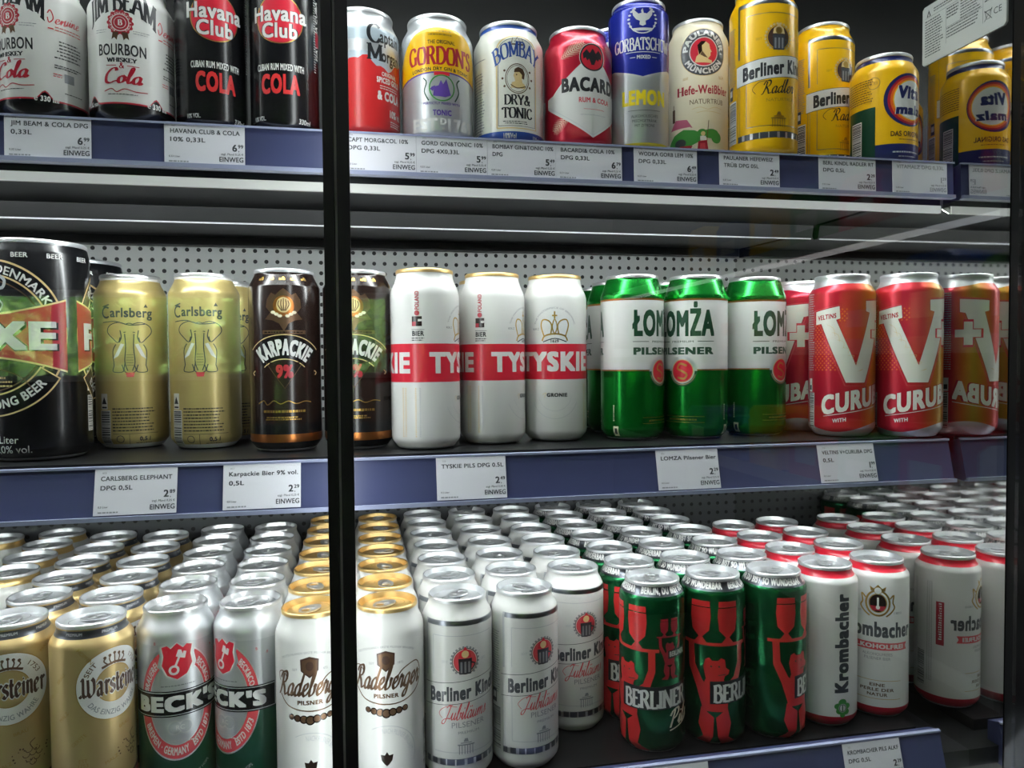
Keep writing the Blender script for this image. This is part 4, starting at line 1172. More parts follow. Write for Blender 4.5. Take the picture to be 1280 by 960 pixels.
def kind_key():
    P = Print()
    for c in (0, 103.7):
        k = 49 / 33.
        P.disc(c, 88, 34.6, 'alu_bright', 34.6 * k, n=60)
        P.disc(c, 88, 33.6, 'red_soft', 33.6 * k, n=60); P.disc(c, 88, 24.6, 'alu_bright', 25.4 * k, n=60); P.disc(c, 88, 24, 'alu_soft', 24.8 * k, n=60)
        P.arc('BRAUEREI', c, 88, 26.6, 4.6, 'white', a=146, span=40, off=.03, k=k); P.arc('BECK&CO', c, 88, 26.6, 4.6, 'white', a=34, span=38, off=.03, k=k)
        P.arc('BREMEN \u00b7 GERMANY   ESTD 1873', c, 88, 31.6, 4.8, 'white', a=270, span=130, off=.03, under=True, k=k)
        # shield with a key
        sh = [(-12.6, 138), (-8, 139.4), (-5, 136.6), (0, 141), (5, 136.6), (8, 139.4), (12.6, 138), (11, 130), (12.6, 122), (8, 113), (0, 109), (-8, 113), (-12.6, 122), (-11, 130)]
        P.poly([(c + a * 1.3, 125 + (b - 125) * 1.16) for a, b in sh], 'alu_soft'); P.poly([(c + a * 1.12, 125 + (b - 125) * 1.08) for a, b in sh], 'white'); P.poly([(c + a, b) for a, b in sh], 'red')
        P.ring(c - 2.6, 117.4, 2.4, 4.4, 'white'); P.line([(c - 1.4, 121), (c + 3.6, 133)], 1.8, 'white', smooth=False)
        P.put([[(c - 1, 129.4), (c + 6.4, 126.8), (c + 7.8, 132.6), (c + 5.4, 133.4), (c + 4.6, 131), (c + 3.6, 134.8), (c + 1, 135.4)]], 'white')
        P.micro(c - 14, c + 16, 103, 1, 'grey', h=.9)
        # name plate
        bb = [(c - 48, 76), (c + 48, 76), (c + 48, 99), (c - 48, 99)]
        P.put([bb], 'black'); P.rect(c - 48, c + 48, 77, 77.8, 'alu_soft'); P.rect(c - 48, c + 48, 97.2, 98, 'alu_soft')
        P.text("BECK'S", c + 1, 80.4, 14, 'alu_soft', w=77.4, off=.075); P.text("BECK'S", c + 1, 80.4, 14, 'white', w=76, off=.055)
        P.ring(c - 3, 66, 5.6, 6.2, 'white'); P.ring(c + 6, 66, 5.6, 6.2, 'white'); P.disc(c - 3, 66, 5, 'pale_grey'); P.disc(c + 6, 66, 5, 'pale_grey'); P.text('RC', c + 1.5, 64, 4, 'white', off=.02)
        P.micro(c - 10, c + 14, 54, 2, 'white', h=.8, align='C'); P.arc('ESTD', c, 60, 18, 2, 'white', a=330, span=20, under=True)
        P.arc('BREWED WITH FINEST QUALITY HOPS', c, 60, 42, 2.6, 'pale_grey', a=270, span=80, under=True)
    rr = random.Random(8)
    for k in range(16):
        P.text("B", rr.uniform(-100, 100), rr.uniform(125, 142), 2.4, 'red_soft', rot=rr.uniform(-30, 30))
    make_kind('key', 'beer_can', style='round', drop=22, neck=5, default='alu', bands=[(0, 2, 'alu'), (2, 77, 'green_dark'), (77, 140, 'alu_soft')], art=P, lid='alu_bright', **C5)


def kind_script():
    P = Print()
    for c in (0, 103.6):
        P.arc('DEUTSCHLANDS ERSTE PILSNER BRAUEREI', c, 78, 58, 1.9, 'grey', a=90, span=54)
        sh = [(-8, 131), (0, 133.4), (8, 131), (7.6, 121), (0, 114.6), (-7.6, 121)]
        P.poly([(c + a, b) for a, b in sh], 'brown'); P.poly([(c + a * .8, 124 + (b - 124) * .82) for a, b in sh], 'bronze'); P.disc(c, 125, 3.4, 'brown', 4); P.text('SEIT', c - 13, 121, 2, 'grey', w=5); P.text('1872', c + 13, 121, 2, 'grey', w=5)
        P.script('Radeberger', c, 99.5, 20, 'bronze', w=64, T=.2, t=.07, shear=.22, rise=.02)
        P.line([(c + 9, 108), (c + 16, 116), (c + 30, 119.4), (c + 35, 108), (c + 30, 95), (c + 16, 87.4), (c - 2, 86), (c - 20, 90), (c - 29, 99)], 1.1, 'bronze')
        P.line([(c - 30, 110), (c - 31, 117), (c - 25, 119), (c - 20, 113)], .9, 'bronze')
        P.text('PILSNER', c, 91.4, 3.8, 'bronze', w=22, off=.05)
        for k, r in zip(range(-3, 4), (2.8, 3.2, 3.7, 4.3, 3.7, 3.2, 2.8)):
            P.disc(c + k * 5.6, 79 - (3.4 - abs(k)) * .9 + 2, r, 'dark_brown'); P.disc(c + k * 5.6, 79 - (3.4 - abs(k)) * .9 + 2, r * .72, 'bronze')
        P.poly([(c, 43.6), (c - 2, 40.6), (c - 5.6, 41.4), (c - 4.6, 36), (c - 2, 32.6), (c, 31), (c + 2, 32.6), (c + 4.6, 36), (c + 5.6, 41.4), (c + 2, 40.6)], 'dark_brown')
        P.ring(c, 40, 26.4, 27, 'pale_grey', a0=-20, a1=120); P.arc('NACH PILSNER BRAUART', c, 40, 20, 4.4, 'pale_grey', a=52, span=96)
        P.text('GEBRAUT', c, 24.6, 2.4, 'grey', w=18); P.text('NACH DEM REINHEITSGEBOT', c, 20.4, 2.4, 'grey', w=38)
        P.barcode(c + 40, c + 52, 18, 62); P.micro(c + 42, c + 58, 120, 18, 'pale_grey', h=.9, gap=2.6)
    make_kind('script', 'beer_can', style='round', drop=24, neck=4, default='white', bands=[(0, 2, 'alu')], art=P, lid='gold_lid', **C5)


def bear(P, c, v, k, mn, glasses=True):
    """upright bear seen from the front holding a tray overhead"""
    def q(pts):
        P.poly([(c + a * k, v + b * k) for a, b in pts], mn)
    q([(-9, 62), (-12, 76), (-10, 84), (-6, 86), (-3, 83), (3, 83), (6, 86), (10, 84), (11, 76), (15, 73), (14, 69), (10, 67), (8, 60)])              # head
    q([(-13, 30), (-14, 48), (-10, 63), (9, 63), (14, 48), (13, 30)])                                              # trunk
    q([(-13, 34), (-20, 56), (-28, 74), (-29, 98), (-22, 98), (-21, 78), (-13, 62), (-8, 56)])               # arm to the tray
    q([(11, 58), (20, 66), (25, 80), (25, 98), (32, 98), (32, 78), (26, 60), (13, 44)])
    q([(-14, 34), (-17, 16), (-12, 4), (-22, -4), (-6, -6), (-2, 4), (-1, 24)])                                        # legs
    q([(13, 34), (17, 18), (14, 4), (26, -4), (8, -6), (3, 4), (1, 24)])
    q([(-34, 98), (36, 98), (36, 101.4), (-34, 101.4)])
    if glasses:
        for g in (-15, 13):
            q([(g - 6.4, 101.4), (g - 1, 108), (g + 1, 108), (g + 6.4, 101.4)])
            q([(g - 2, 107), (g - 9, 114), (g - 10.6, 128), (g - 10, 137), (g + 10, 137), (g + 10.6, 128), (g + 9, 114), (g + 2, 107)])
            q([(g - 9.8, 138), (g - 9.6, 144), (g + 9.6, 144), (g + 9.8, 138)])
    for e in (-4, 4):
        P.disc(c + e * k, v + 77 * k, 1. * k, 'green_ink', n=10)
    P.line([(c + 3 * k, v + 68 * k), (c + 11 * k, v + 69 * k)], .8 * k, 'green_ink', smooth=False)


def kind_bear():
    P = Print()
    for c in (0,):
        bear(P, c, 6.5, .97, 'red_orange')
        P.put([[(c - 5, 43), (c + 71, 47), (c + 71, 70), (c - 5, 66)]], 'ink')
        P.serif('BERLINER', c + 33, 46.6, 17.5, 'white', w=69, T=.25, t=.1, rise=.05)
        P.script('Pils', c + 58, 29, 16, 'cream', w=29, T=.16, t=.09, rise=.12); P.line([(c + 46, 24), (c + 62, 28), (c + 72, 32)], 1.2, 'cream')
        bear(P, c + 46, 77, .4, 'red_deep')
        P.put([[(c + 44, 95), (c + 66, 97), (c + 66, 105), (c + 44, 103)]], 'ink'); P.text('BERLINER', c + 55, 97.4, 5, 'white', w=19, off=.05, rise=.06)
    for k_, tt in ((-60, 'BERLIN, DU BIST SO WUNDERBAR'), (43.6, 'BERLIN, DU BIST SO WUNDERBAR')):
        P.text(tt, k_ + 20, 157.4, 6.4, 'white', w=96, off=.055)
    make_kind('bear', 'beer_can', style='round', drop=17, neck=5, default='bottle_green', bands=[(0, 2, 'alu'), (155.4, 165, 'gunmetal')], art=P, lid='alu', **C5)


def kind_red_collar():
    P = Print()
    for c in (0,):
        # crest
        P.disc(c, 125, 12.6, 'gold', 14.4); P.disc(c, 125, 10.6, 'bone', 12.4); P.disc(c, 125, 9, 'gold', 10.4); P.disc(c, 125, 8, 'dark_brown', 9.4)
        P.poly([(c - 8, 122), (c + 8, 122), (c + 5, 117), (c - 5, 117)], 'red_deep'); P.rect(c - .9, c + .9, 121, 131, 'white'); P.disc(c, 120.4, 2, 'white')
        P.poly([(c - 7, 138), (c - 8, 143), (c - 4, 140.6), (c, 145), (c + 4, 140.6), (c + 8, 143), (c + 7, 138)], 'gold'); P.disc(c, 138.4, 4, 'bone'); P.ring(c, 138.4, 3.4, 4, 'gold')
        for s_ in (-1, 1):
            P.line([(c + s_ * 12, 130), (c + s_ * 16, 134), (c + s_ * 15, 126), (c + s_ * 17, 121), (c + s_ * 13, 115), (c + s_ * 8, 111)], 1.6, 'gold')
        P.text('SEIT', c - 20, 113.6, 2.4, 'grey', w=7); P.text('1803', c + 21, 113.6, 2.4, 'grey', w=9)
        P.text('Krombacher', c, 88.4, 16.5, 'dark_grey', w=80, off=.045)
        P.poly([(c - 35, 74.6), (c - 35, 82.6), (c - 32.6, 78.6)], 'red_soft'); P.poly([(c - 34, 74.6), (c + 34, 74.6), (c + 32, 78.6), (c + 34, 82.6), (c - 34, 82.6), (c - 32, 78.6)], 'red_soft')
        P.text('ALKOHOLFREI', c, 76.2, 4.8, 'white', w=56, off=.05)
        P.text('ALKOHOLFREIES', c, 68.6, 3, 'grey', w=30); P.text('PILSENER BIER', c, 64, 3, 'grey', w=26); P.text('\u00b7 \u00b7 \u00b7', c, 57, 2, 'grey', w=14)
        P.rect(c - 25, c + 25, 41.4, 41.9, 'gold'); P.rect(c - 25, c + 25, 21.6, 22.1, 'gold')
        for k, st in enumerate(('EINE', 'PERLE DER', 'NATUR')):
            P.text(st, c, 35.2 - 5.2 * k, 3.4, 'bronze', w=(15, 34, 20)[k], off=.03)
        # the name standing upright, with a hop plant at its foot
        d = c - 88
        P.text('Krombacher', d + 7, 38, 15.6, 'dark_grey', rot=90, align='L', w=104, off=.06)
        for x, y, r in ((0, 28, 4.6), (-5, 24, 4), (5, 24, 4), (-3, 19, 4.2), (4, 18, 4), (0, 14.6, 3)):
            P.disc(d + x, y, r, 'green', r * .8, n=14)
        P.disc(d, 22, 4.4, 'white'); P.ring(d, 22, 3.2, 4, 'green_ink'); P.rect(d - .6, d + .6, 19, 25, 'green_ink')
        for x in (-40, -38, -36):
            P.micro(d + x, d + x + 1.2, 138, 56, 'grey', h=.9, gap=2.0, seed=int(x + 50))
        e = c + 58
        for x in (0, 2.4, 4.8):
            P.micro(e + x, e + x + 1.4, 138, 56, 'grey', h=.9, gap=2.0, seed=int(x + 50))
        P.rect(e - 12, e - 4, 70, 118, 'red_deep'); P.micro(e - 9.6, e - 6.4, 115, 16, 'white', h=1.4, gap=2.6); P.barcode(e + 8, e + 20, 20, 60)
    make_kind('red_collar', 'beer_can', style='round', drop=17.5, neck=6, default='white', bands=[(0, 3, 'alu'), (3, 13, 'red_deep'), (157, 165, 'red')], art=P, lid='alu', **C5)


def kind_gold_collar():
    P = Print()
    for c in (0, 103.6):
        P.ring(c, 90, 28, 29, 'gold'); P.ring(c, 90, 22, 22.6, 'gold'); P.disc(c, 100, 6, 'gold', 8)
        P.rect(c - 24, c + 24, 62, 70, 'gold')
    make_kind('gold_collar', 'beer_can', style='round', drop=20, neck=6, default='white', bands=[(0, 2, 'alu'), (157, 165, 'gold_lid')], art=P, lid='alu', **C5)


kind_whiskey_cola(); kind_rum_cola(); kind_spiced_cola(); kind_gin_yellow(); kind_gin_white(); kind_bat_rum(); kind_vodka_lemon(); kind_wheat()
kindl('kindl_yellow', 'yellow', 'alu_dark', None, 'Radler', 'ink', ('NATURTR\u00dcB', None, 'gold'), 'dark_grey', 'brown', red=False)
kindl('kindl_white', 'white', 'pale_grey', None, 'Jubil\u00e4ums', 'red_soft', ('PILSENER', 'PREMIUM', 'grey'), 'alu_dark', 'red_soft', red=True)
kind_malt(); kind_keg(); kind_elephant(); kind_dark_strong(); kind_crown(); kind_green_pils(); kind_fruit()
kind_gold_crown(); kind_key(); kind_script(); kind_bear(); kind_red_collar(); kind_gold_collar()


# ------------------------------------------------------------------ the cooler's shell
ZT, ZM, ZB = .1942, -.0830, -.3873          # standing surface of the three shelves
WX = .600                                   # inner face of the mirrored side wall
YB = 1.125                                  # back panel
XL = -.66
GY = .588                                   # plane of the doors


def struct(o):
    o['kind'] = 'structure'
    return o


def panel(name, x0, x1, y0, y1, z0, z1, mn):
    mb = MB(); mb.box(x0, x1, y0, y1, z0, z1, mn)
    return struct(mb.build(name))


panel('wall_back', XL, WX, YB, YB + .012, ZM - .045, ZT - .016, 'perforated_steel')
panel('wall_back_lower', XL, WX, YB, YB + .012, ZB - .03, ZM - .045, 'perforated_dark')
panel('wall_back_upper', XL, WX, YB, YB + .012, ZT - .016, .64, 'dark_panel')
panel('wall_right', WX, WX + .022, GY + .012, YB + .012, ZB - .14, .64, 'mirror_steel')
panel('wall_left', XL - .02, XL, GY + .02, YB + .012, ZB - .14, .64, 'shelf_under')
panel('ceiling', XL - .02, WX + .022, GY - .03, YB + .012, .64, .67, 'shelf_under')
panel('floor_deck', XL, WX, .64, YB, ZB - .03, ZB - .0006 - .012, 'shelf_black')
panel('wall_front_plinth', XL - .02, WX + .3, GY - .02, GY + .03, -1.35, ZB - .14, 'frame_black')
panel('wall_front_fascia', XL - .02, WX + .3, GY - .03, GY + .03, .62, .75, 'frame_black')
panel('trim_1', WX + .001, WX + .3, GY - .02, GY + .0115, ZB - .14, .62, 'frame_black')


# ------------------------------------------------------------------ the shop the doors reflect
SX0, SX1, SY, SZ0, SZ1 = -4.2, 3.6, -4.0, -1.35, 1.75
panel('floor', SX0, SX1, SY, GY + .6, SZ0 - .05, SZ0, 'shop_floor')
panel('ceiling_shop', SX0, SX1, SY, 1.3, SZ1, SZ1 + .05, 'shop_wall')
panel('wall_shop_left', SX0 - .05, SX0, SY, 1.3, SZ0, SZ1, 'shop_wall')
panel('wall_shop_right', SX1, SX1 + .05, SY, 1.3, SZ0, SZ1, 'shop_wall')
panel('wall_shop_back', SX0, SX1, 1.25, 1.3, SZ0, SZ1, 'shop_wall')
WI = (-2.7, .22, -.12, .46)
panel('wall_window', SX0, WI[0], SY - .1, SY, SZ0, SZ1, 'shop_wall'); panel('wall_window', WI[1], SX1, SY - .1, SY, SZ0, SZ1, 'shop_wall')
panel('wall_window', WI[0], WI[1], SY - .1, SY, SZ0, WI[2], 'shop_wall'); panel('wall_window', WI[0], WI[1], SY - .1, SY, WI[3], SZ1, 'shop_wall')
panel('wall_window', -.75, -.06, SY - .1, SY, WI[2], WI[3], 'shop_wall')  # unseen pier, added to blank out part of the window's green reflection
wf = MB()
for x in (WI[0], -1.9, WI[1] - .05):
    wf.box(x, x + .05, SY - .08, SY - .02, WI[2], WI[3], 'strip_white')
for z in (WI[2], WI[3] - .04):
    wf.box(WI[0], WI[1], SY - .08, SY - .02, z, z + .04, 'strip_white')
struct(wf.build('window_1'))
hd = MB()
rh = random.Random(3)
hd.box(-6, 3, -5.9, -5.5, SZ0 - .02, 2.2, 'leaf_dark')
for k in range(9000):
    x, z = rh.uniform(-4.2, 1.2), rh.uniform(-1.2, 1.4)
    clump = .5 + .5 * math.sin(x * 3.1 + 1.3 * math.sin(z * 2.3)) * math.sin(z * 4.3 + x)
    y = rh.uniform(-5.52, -5.3) + .22 * clump
    r = rh.uniform(.03, .07)
    a, b = rh.uniform(0, 6.28), rh.uniform(-1, 1)
    e1 = Vector((math.cos(a), math.sin(a) * .5, b)).normalized() * r
    e2 = Vector((-math.sin(a), math.cos(a) * .4, rh.uniform(-1, 1))).normalized() * r * .6
    c0 = Vector((x, y, z))
    hd.add([c0 - e1, c0 + e2, c0 + e1, c0 - e2], [(0, 1, 2, 3)], 'leaf_light' if clump > .62 else ('leaf' if rh.random() < .7 else 'leaf_dark'))
hd = hd.build('hedge')
tag(hd, 'green leafy hedge outside the shop window', 'hedge', kind='stuff')
sl = MB(); sl.box(-2.6, .2, -.35, -.05, SZ1 - .03, SZ1 - .004, 'strip_white'); sl = sl.build('fill_lamp')  # unseen lamp, added to brighten the side rack and the can fronts
sd = MB(); sd.box(-2.58, .18, -.33, -.07, SZ1 - .036, SZ1 - .0305, 'led_fill'); sd.build('diffuser', sl)
tag(sl, 'unseen long fill lamp added over the shop aisle behind the customer', 'lamp')
RX = 1.28
rk = empty('side_rack', (RX + .2, -1.2, SZ0), 0, 'tall grey rack standing beside the customer across from the cooler', 'rack')
for lv_ in (-.70, -.36, .04, .33):
    r_ = MB(); r_.box(-.2, .2, -1.3, 1.25, lv_ - SZ0 - .02, lv_ - SZ0, 'shop_wall'); r_.box(-.206, -.2, -1.3, 1.25, lv_ - SZ0 - .034, lv_ - SZ0 + .006, 'plate_grey'); rs_ = r_.build('rack_shelf', rk); r_ = MB(); r_.box(-.19, -.09, -1.28, 1.23, lv_ - SZ0 - .026, lv_ - SZ0 - .0201, 'led_rack_fill'); r_.build('light_bar', rs_)  # glowing strips under these shelves are added to light the cartons
r_ = MB(); r_.box(.2, .22, -1.3, 1.25, 0, 2.1, 'shop_wall'); r_.build('back_panel', rk)
for y_ in (-1.3, 1.24):
    r_ = MB(); r_.box(-.2, .2, y_ - .01, y_ + .01, 0, 2.1, 'gasket'); r_.build('side_panel', rk)
NM = {'red': 'red', 'purple': 'purple', 'green': 'green', 'blue_band': 'blue', 'yellow': 'yellow', 'orange': 'orange', 'white': 'white', 'dark_grey': 'dark grey'}
PLACE = {.33: 'upper', .04: 'middle', -.36: 'lower'}
seen_ = {}
for lv_, cols in ((.33, ('red', 'purple', 'red', 'green', 'yellow', 'blue_band', 'yellow')), (.04, ('green', 'blue_band', 'yellow', 'orange', 'red', 'white', 'dark_grey')), (-.36, ('white', 'red', 'green', 'orange', 'yellow', 'blue_band', 'purple'))):
    for k, cn in enumerate(cols):
        y_ = -.10 - k * .24
        c_ = MB()
        w_, h_ = .085, (.17, .2, .15)[k % 3]
        c_.prism_x([(-w_, 0), (w_, 0), (w_, h_ - .02), (w_ - .03, h_), (-w_ + .03, h_), (-w_, h_ - .02)], -.09, .09, cn)
        c_.box(-.0912, -.09, -w_ * .6, w_ * .6, h_ * .25, h_ * .55, 'white' if cn != 'white' else 'red')
        c_ = c_.build('carton')
        c_.location = (RX + .1, y_, lv_ + .0005)
        nb = 'at the cooler end' if k == 0 else 'next after the ' + NM[cols[k - 1]] + ' one'
        tag(c_, NM[cn] + ' carton on the ' + PLACE[lv_] + ' rack shelf, ' + nb, 'carton', 'cartons on the side rack')
panel('ground_outside', -7, 4, -9, SY - .1, SZ0 - .06, SZ0 - .01, 'shop_floor')


# ------------------------------------------------------------------ shelves with price rails
def shelf(z, y_hi, z_hi, y_lo, z_lo, x1, label, light=True, slope=0.):
    e = empty('shelf', (0, .66, z), 0, label, 'shelf', 'cooler shelves')
    o = MB()
    o.prism_x([(.012, -.0008), (YB - .66 - .004, -.0008 - slope * .42), (YB - .66 - .004, -.033 - slope * .42), (YB - .66 - .02, -.033 - slope * .42), (YB - .66 - .02, -.021 - slope * .42), (.262, -.026), (.258, -.036), (.248, -.036), (.244, -.019), (.012, -.019)], XL + .002, x1, 'shelf_black')
    o.box(XL + .004, x1 - .002, .247, .2482, -.0372, -.0355, 'alu_soft')
    pl = o.build('shelf_plate', e)
    r = MB()
    a, b = y_hi - .66, y_lo - .66
    h, l = z_hi - z, z_lo - z
    r.prism_x([(a, h), (b, l), (b + .004, l - .0015), (a + .014, l + .001), (a + .014, h - .004)], XL + .002, x1, 'rail_blue')
    r.build('price_rail', e)
    lip = MB()
    lip.prism_x([(a - .0024, h + .0004), (a + .0012, h + .0008), (a + .0012, h - .0004), (a - .0024, h - .0014)], XL + .002, x1, 'rail_lip')
    lip.prism_x([(b - .0032, l + .0026), (b - .0004, l + .0026), (b + .003, l - .0014), (b - .0032, l - .0010)], XL + .002, x1, 'rail_lip')
    lip.build('rail_edge', e)
    if light:
        bar = MB()
        bar.prism_x([(.0195, -.0455), (.0210, -.0464), (.0222, -.0452), (.0322, -.0388), (.0322, -.0380), (.0195, -.0380)], XL + .004, x1 - .002, 'strip_white')
        bar.box(XL + .004, x1 - .002, .0195, .0300, -.0385, -.0192, 'shelf_under')
        bar.box(XL + .004, x1 - .002, .0180, .0200, -.0460, -.0385, 'led_side')
        bb = bar.build('light_bar', e)
        d = MB()
        d.prism_x([(.0228, -.0460), (.0340, -.0390), (.0336, -.0384), (.0222, -.0450)], XL + .006, x1 - .004, 'led_shelf')
        d.build('diffuser', bb)
    return e


SLOPE = .0137
shelf(ZT, .665, .1966, .6635, .1609, .5955, 'top shelf with blue price rail under the mixed drink cans')
shelf(ZM, .665, -.0859, .655, -.1276, .5930, 'middle shelf with blue price rail under the tall beer cans')
shelf(ZB, .640, -.3755, .628, -.4180, .5646, 'bottom shelf with blue price rail under the rows of beer cans', light=False, slope=SLOPE)

# light strips hidden from the customer by the door post and the fascia
def strip(name, x0, x1, y0, y1, z0, z1, face_box, mn, label):
    e = empty(name, ((x0 + x1) / 2, (y0 + y1) / 2, z0), 0, label, 'light strip', 'cooler light strips')
    ox, oy, oz = e.location
    h = MB(); h.box(x0 - ox, x1 - ox, y0 - oy, y1 - oy, z0 - oz, z1 - oz, 'strip_white'); h.build('housing', e)
    a = face_box
    d = MB(); d.box(a[0] - ox, a[1] - ox, a[2] - oy, a[3] - oy, a[4] - oz, a[5] - oz, mn); d.build('diffuser', e)
    return e


strip('light_strip', -.024, -.008, .600, .606, ZB - .05, .60, (-.0225, -.0095, .606, .613, ZB - .04, .59), 'led_post', 'upright white light strip behind the black door post')
strip('light_strip', XL + .02, XL + .036, .600, .606, ZB - .05, .60, (XL + .0215, XL + .0345, .606, .613, ZB - .04, .59), 'led_post', 'upright white light strip at the far end of the cooler')
strip('light_strip', XL + .05, WX - .03, .612, .640, .600, .610, (XL + .06, WX - .04, .616, .640, .594, .600), 'led_top', 'long white light strip under the cooler ceiling')

# ------------------------------------------------------------------ doors
d1 = empty('door_1', (-.0165, GY, ZB - .13)); d1['kind'] = 'structure'
d2 = empty('door_2', (-.0145, GY, ZB - .13)); d2['kind'] = 'structure'
HD = .62 - ZB + .125
def door(e, stiles, gx0, gx1):
    for x0, x1, mn in stiles:
        s_ = MB(); s_.box(x0, x1, -.012, .010, 0, HD, mn); struct(s_.build('stile', e))
    g = MB(); g.box(gx0, gx1, -.002, .002, .002, HD - .002, 'door_glass'); struct(g.build('glass_pane', e))
    for z0 in (0, HD - .05):
        r_ = MB(); r_.box(gx0, gx1, -.010, .008, z0 - (.02 if z0 == 0 else 0), z0 + (.004 if z0 == 0 else .05), 'frame_black'); struct(r_.build('rail', e))


door(d1, [(-.0088, -.0012, 'frame_black')], XL + .02, -.0090)
door(d2, [(-.0008, .0085, 'gasket')], .0087, WX + .0145 - .0002)


# ------------------------------------------------------------------ price tags
def price_tag(x0, z, y, lean, rows, price, cents, label, small='0,33', code='997', w=.0628, h=.0352, big='EINWEG', faded=False):
    e = MB()
    hw, hh = w / 2, h / 2
    e.box(-hw, hw, -.0003, .0003, -hh, hh, 'paper')
    P = Print()
    W_, H_ = w * 1000, h * 1000
    ink = 'grey' if faded else 'type'
    q = H_ / 37.8
    P.text(code, -W_ / 2 + 5.6, H_ / 2 - 4.2 * q, 1.5, 'grey', align='L')
    for k, r in enumerate(rows):
        P.text(r, -W_ / 2 + 4.6, H_ / 2 - (9.9 + 7.6 * k) * q, 3.7, ink, align='L', w=min(56, len(r) * 3.02), off=.022)
    P.text(price, W_ / 2 - 6.1, H_ / 2 - 24.6 * q, 5.8, ink, align='R', off=.03)
    P.text(cents, W_ / 2 - 1.2, H_ / 2 - 21.6 * q, 3, ink, align='R', off=.03); P.text(',', W_ / 2 - 5.2, H_ / 2 - 24.6 * q, 4, ink, align='L')
    P.text('zzgl. Pfand 0,25 \u20ac', W_ / 2 - 1.2, H_ / 2 - 28.2 * q, 1.7, 'dark_grey', align='R', off=.01)
    P.text(big, W_ / 2 - 1.2, H_ / 2 - 34.4 * q, 4.1, ink, align='R', w=19, off=.02)
    P.text(small, -W_ / 2 + 3.4, H_ / 2 - 31.8 * q, 1.5, 'dark_grey', align='L', off=.01); P.micro(-W_ / 2 + 3.4, -W_ / 2 + 19, H_ / 2 - 36 * q, 1, 'grey', h=1.1)
    P.mapped(e, lambda u, v, lv: ((u / 1000, -.00034 - lv * 5e-6, v / 1000), (0, -1, 0)), us=None)
    o = e.build('price_tag')
    o.location = (x0 + hw, y, z)
    o.rotation_euler = (lean, 0, 0)
    return tag(o, label, 'price tag', 'price tags in the shelf rails')


def tags_row(items, yh, zh, yl, zl, small, h=.0352):
    ln = math.atan2(yh - yl, zh - zl)
    for x0, code, rows, pr, ct, lab, fd in items:
        price_tag(x0, (zh + zl) / 2 + .0012, (yh + yl) / 2 - .0012, -ln, rows, pr, ct, lab, small=small, code=code, faded=fd, h=h)


tags_row([
    (-.2727, '779', ('JIM BEAM & COLA DPG', '0,33L'), '6', '99', 'white price tag beneath the two white whiskey cola cans', 0),
    (-.1550, '997', ('HAVANA CLUB & COLA', '10% 0,33L'), '6', '99', 'white price tag beneath the black rum cola cans', 0),
    (-.0125, '976', ('CAPT MORG&COL 10%', 'DPG 0,33L'), '5', '99', 'white price tag beside the door post beneath the red spiced can', 0),
    (.0505, '975', ('GORD GIN&TONIC 10%', 'DPG 4X0,33L'), '5', '99', 'white price tag beneath the yellow and silver gin can', 0),
    (.1135, '885', ('BOMBAY GIN&TONIC 10%', 'DPG'), '5', '49', 'white price tag beneath the white gin can with blue foot', 0),
    (.1765, '992', ('BACARDI& COLA 10%', 'DPG 0,33L'), '6', '79', 'white price tag beneath the red rum can with bat emblem', 0),
    (.2512, '996', ('WODKA GORB LEM 10%', 'DPG 0,33L'), '6', '49', 'white price tag beneath the blue vodka lemon can', 0),
    (.3368, '719', ('PAULANER HEFEWEIZ', 'TR\u00dcB DPG 05L'), '2', '49', 'white price tag beneath the cream wheat beer can', 0),
    (.4420, '721', ('BERL KINDL RADLER RT', 'DPG 0,5L'), '2', '29', 'white price tag beneath the tall yellow cans', 0),
    (.5240, '718', ('VITAMALZ DPG 0,33L',), '1', '29', 'white price tag with faded print beneath the short yellow malt can', 1),
], .6650, .1966, .6635, .1609, '0,33 Liter', h=.0345)
tags_row([
    (-.2133, '858', ('CARLSBERG ELEPHANT', 'DPG 0,5L'), '2', '89', 'white price tag beneath the gold elephant cans', 0),
    (-.1143, '857', ('Karpackie Bier 9% vol.', '0,5L'), '2', '29', 'white price tag beneath the dark arched-label can', 0),
    (.0645, '724', ('TYSKIE PILS DPG 0.5L',), '2', '49', 'white price tag beneath the white cans with red band', 0),
    (.2718, '856', ('LOMZA Pilsener Bier',), '2', '29', 'white price tag beneath the green and white cans', 0),
    (.4412, '716', ('VELTINS V+CURUBA DPG', '0,5L'), '1', '99', 'white price tag beneath the red fruit beer cans', 0),
], .6650, -.0859, .6550, -.1276, '0,5 Liter', h=.0378)
tags_row([
    (.2500, '714', (), '2', '29', 'white price tag on the bottom rail beneath the green bear cans', 0),
    (.4535, '717', ('KROMBACHER PILS ALKF', 'DPG 0,5L'), '2', '29', 'white price tag on the bottom rail beneath the red-collared cans', 0),
], .6400, -.3755, .6280, -.4180, '0,5 Liter', h=.0378)

# rating plate on the mirrored wall
rp = MB()
rp.prism_x([(0, 0)] * 0 or [(.0025, 0), (.1045, 0), (.107, .0025), (.107, .0595), (.1045, .062), (.0025, .062), (0, .0595), (0, .0025)], -.0012, -.0003, 'plate_grey')
P = Print()
P.poly([(6, 50), (12, 50), (9, 57)], 'plate_ink'); P.poly([(7.6, 50.6), (10.4, 50.6), (9, 54)], 'plate_grey'); P.text('A', 9, 50.8, 2.4, 'plate_grey', off=.03)
P.micro(16, 70, 55, 2, 'plate_ink', h=1.2, gap=2.6); P.micro(72, 101, 58, 3, 'plate_ink', h=1, gap=2.4, seed=4)
P.micro(4, 30, 45, 14, 'plate_ink', h=1.2, gap=2.8, seed=2); P.micro(34, 50, 46, 4, 'plate_ink', h=1.4, gap=3, seed=3); P.micro(52, 78, 46, 7, 'plate_ink', h=1.1, gap=2.8, seed=5)
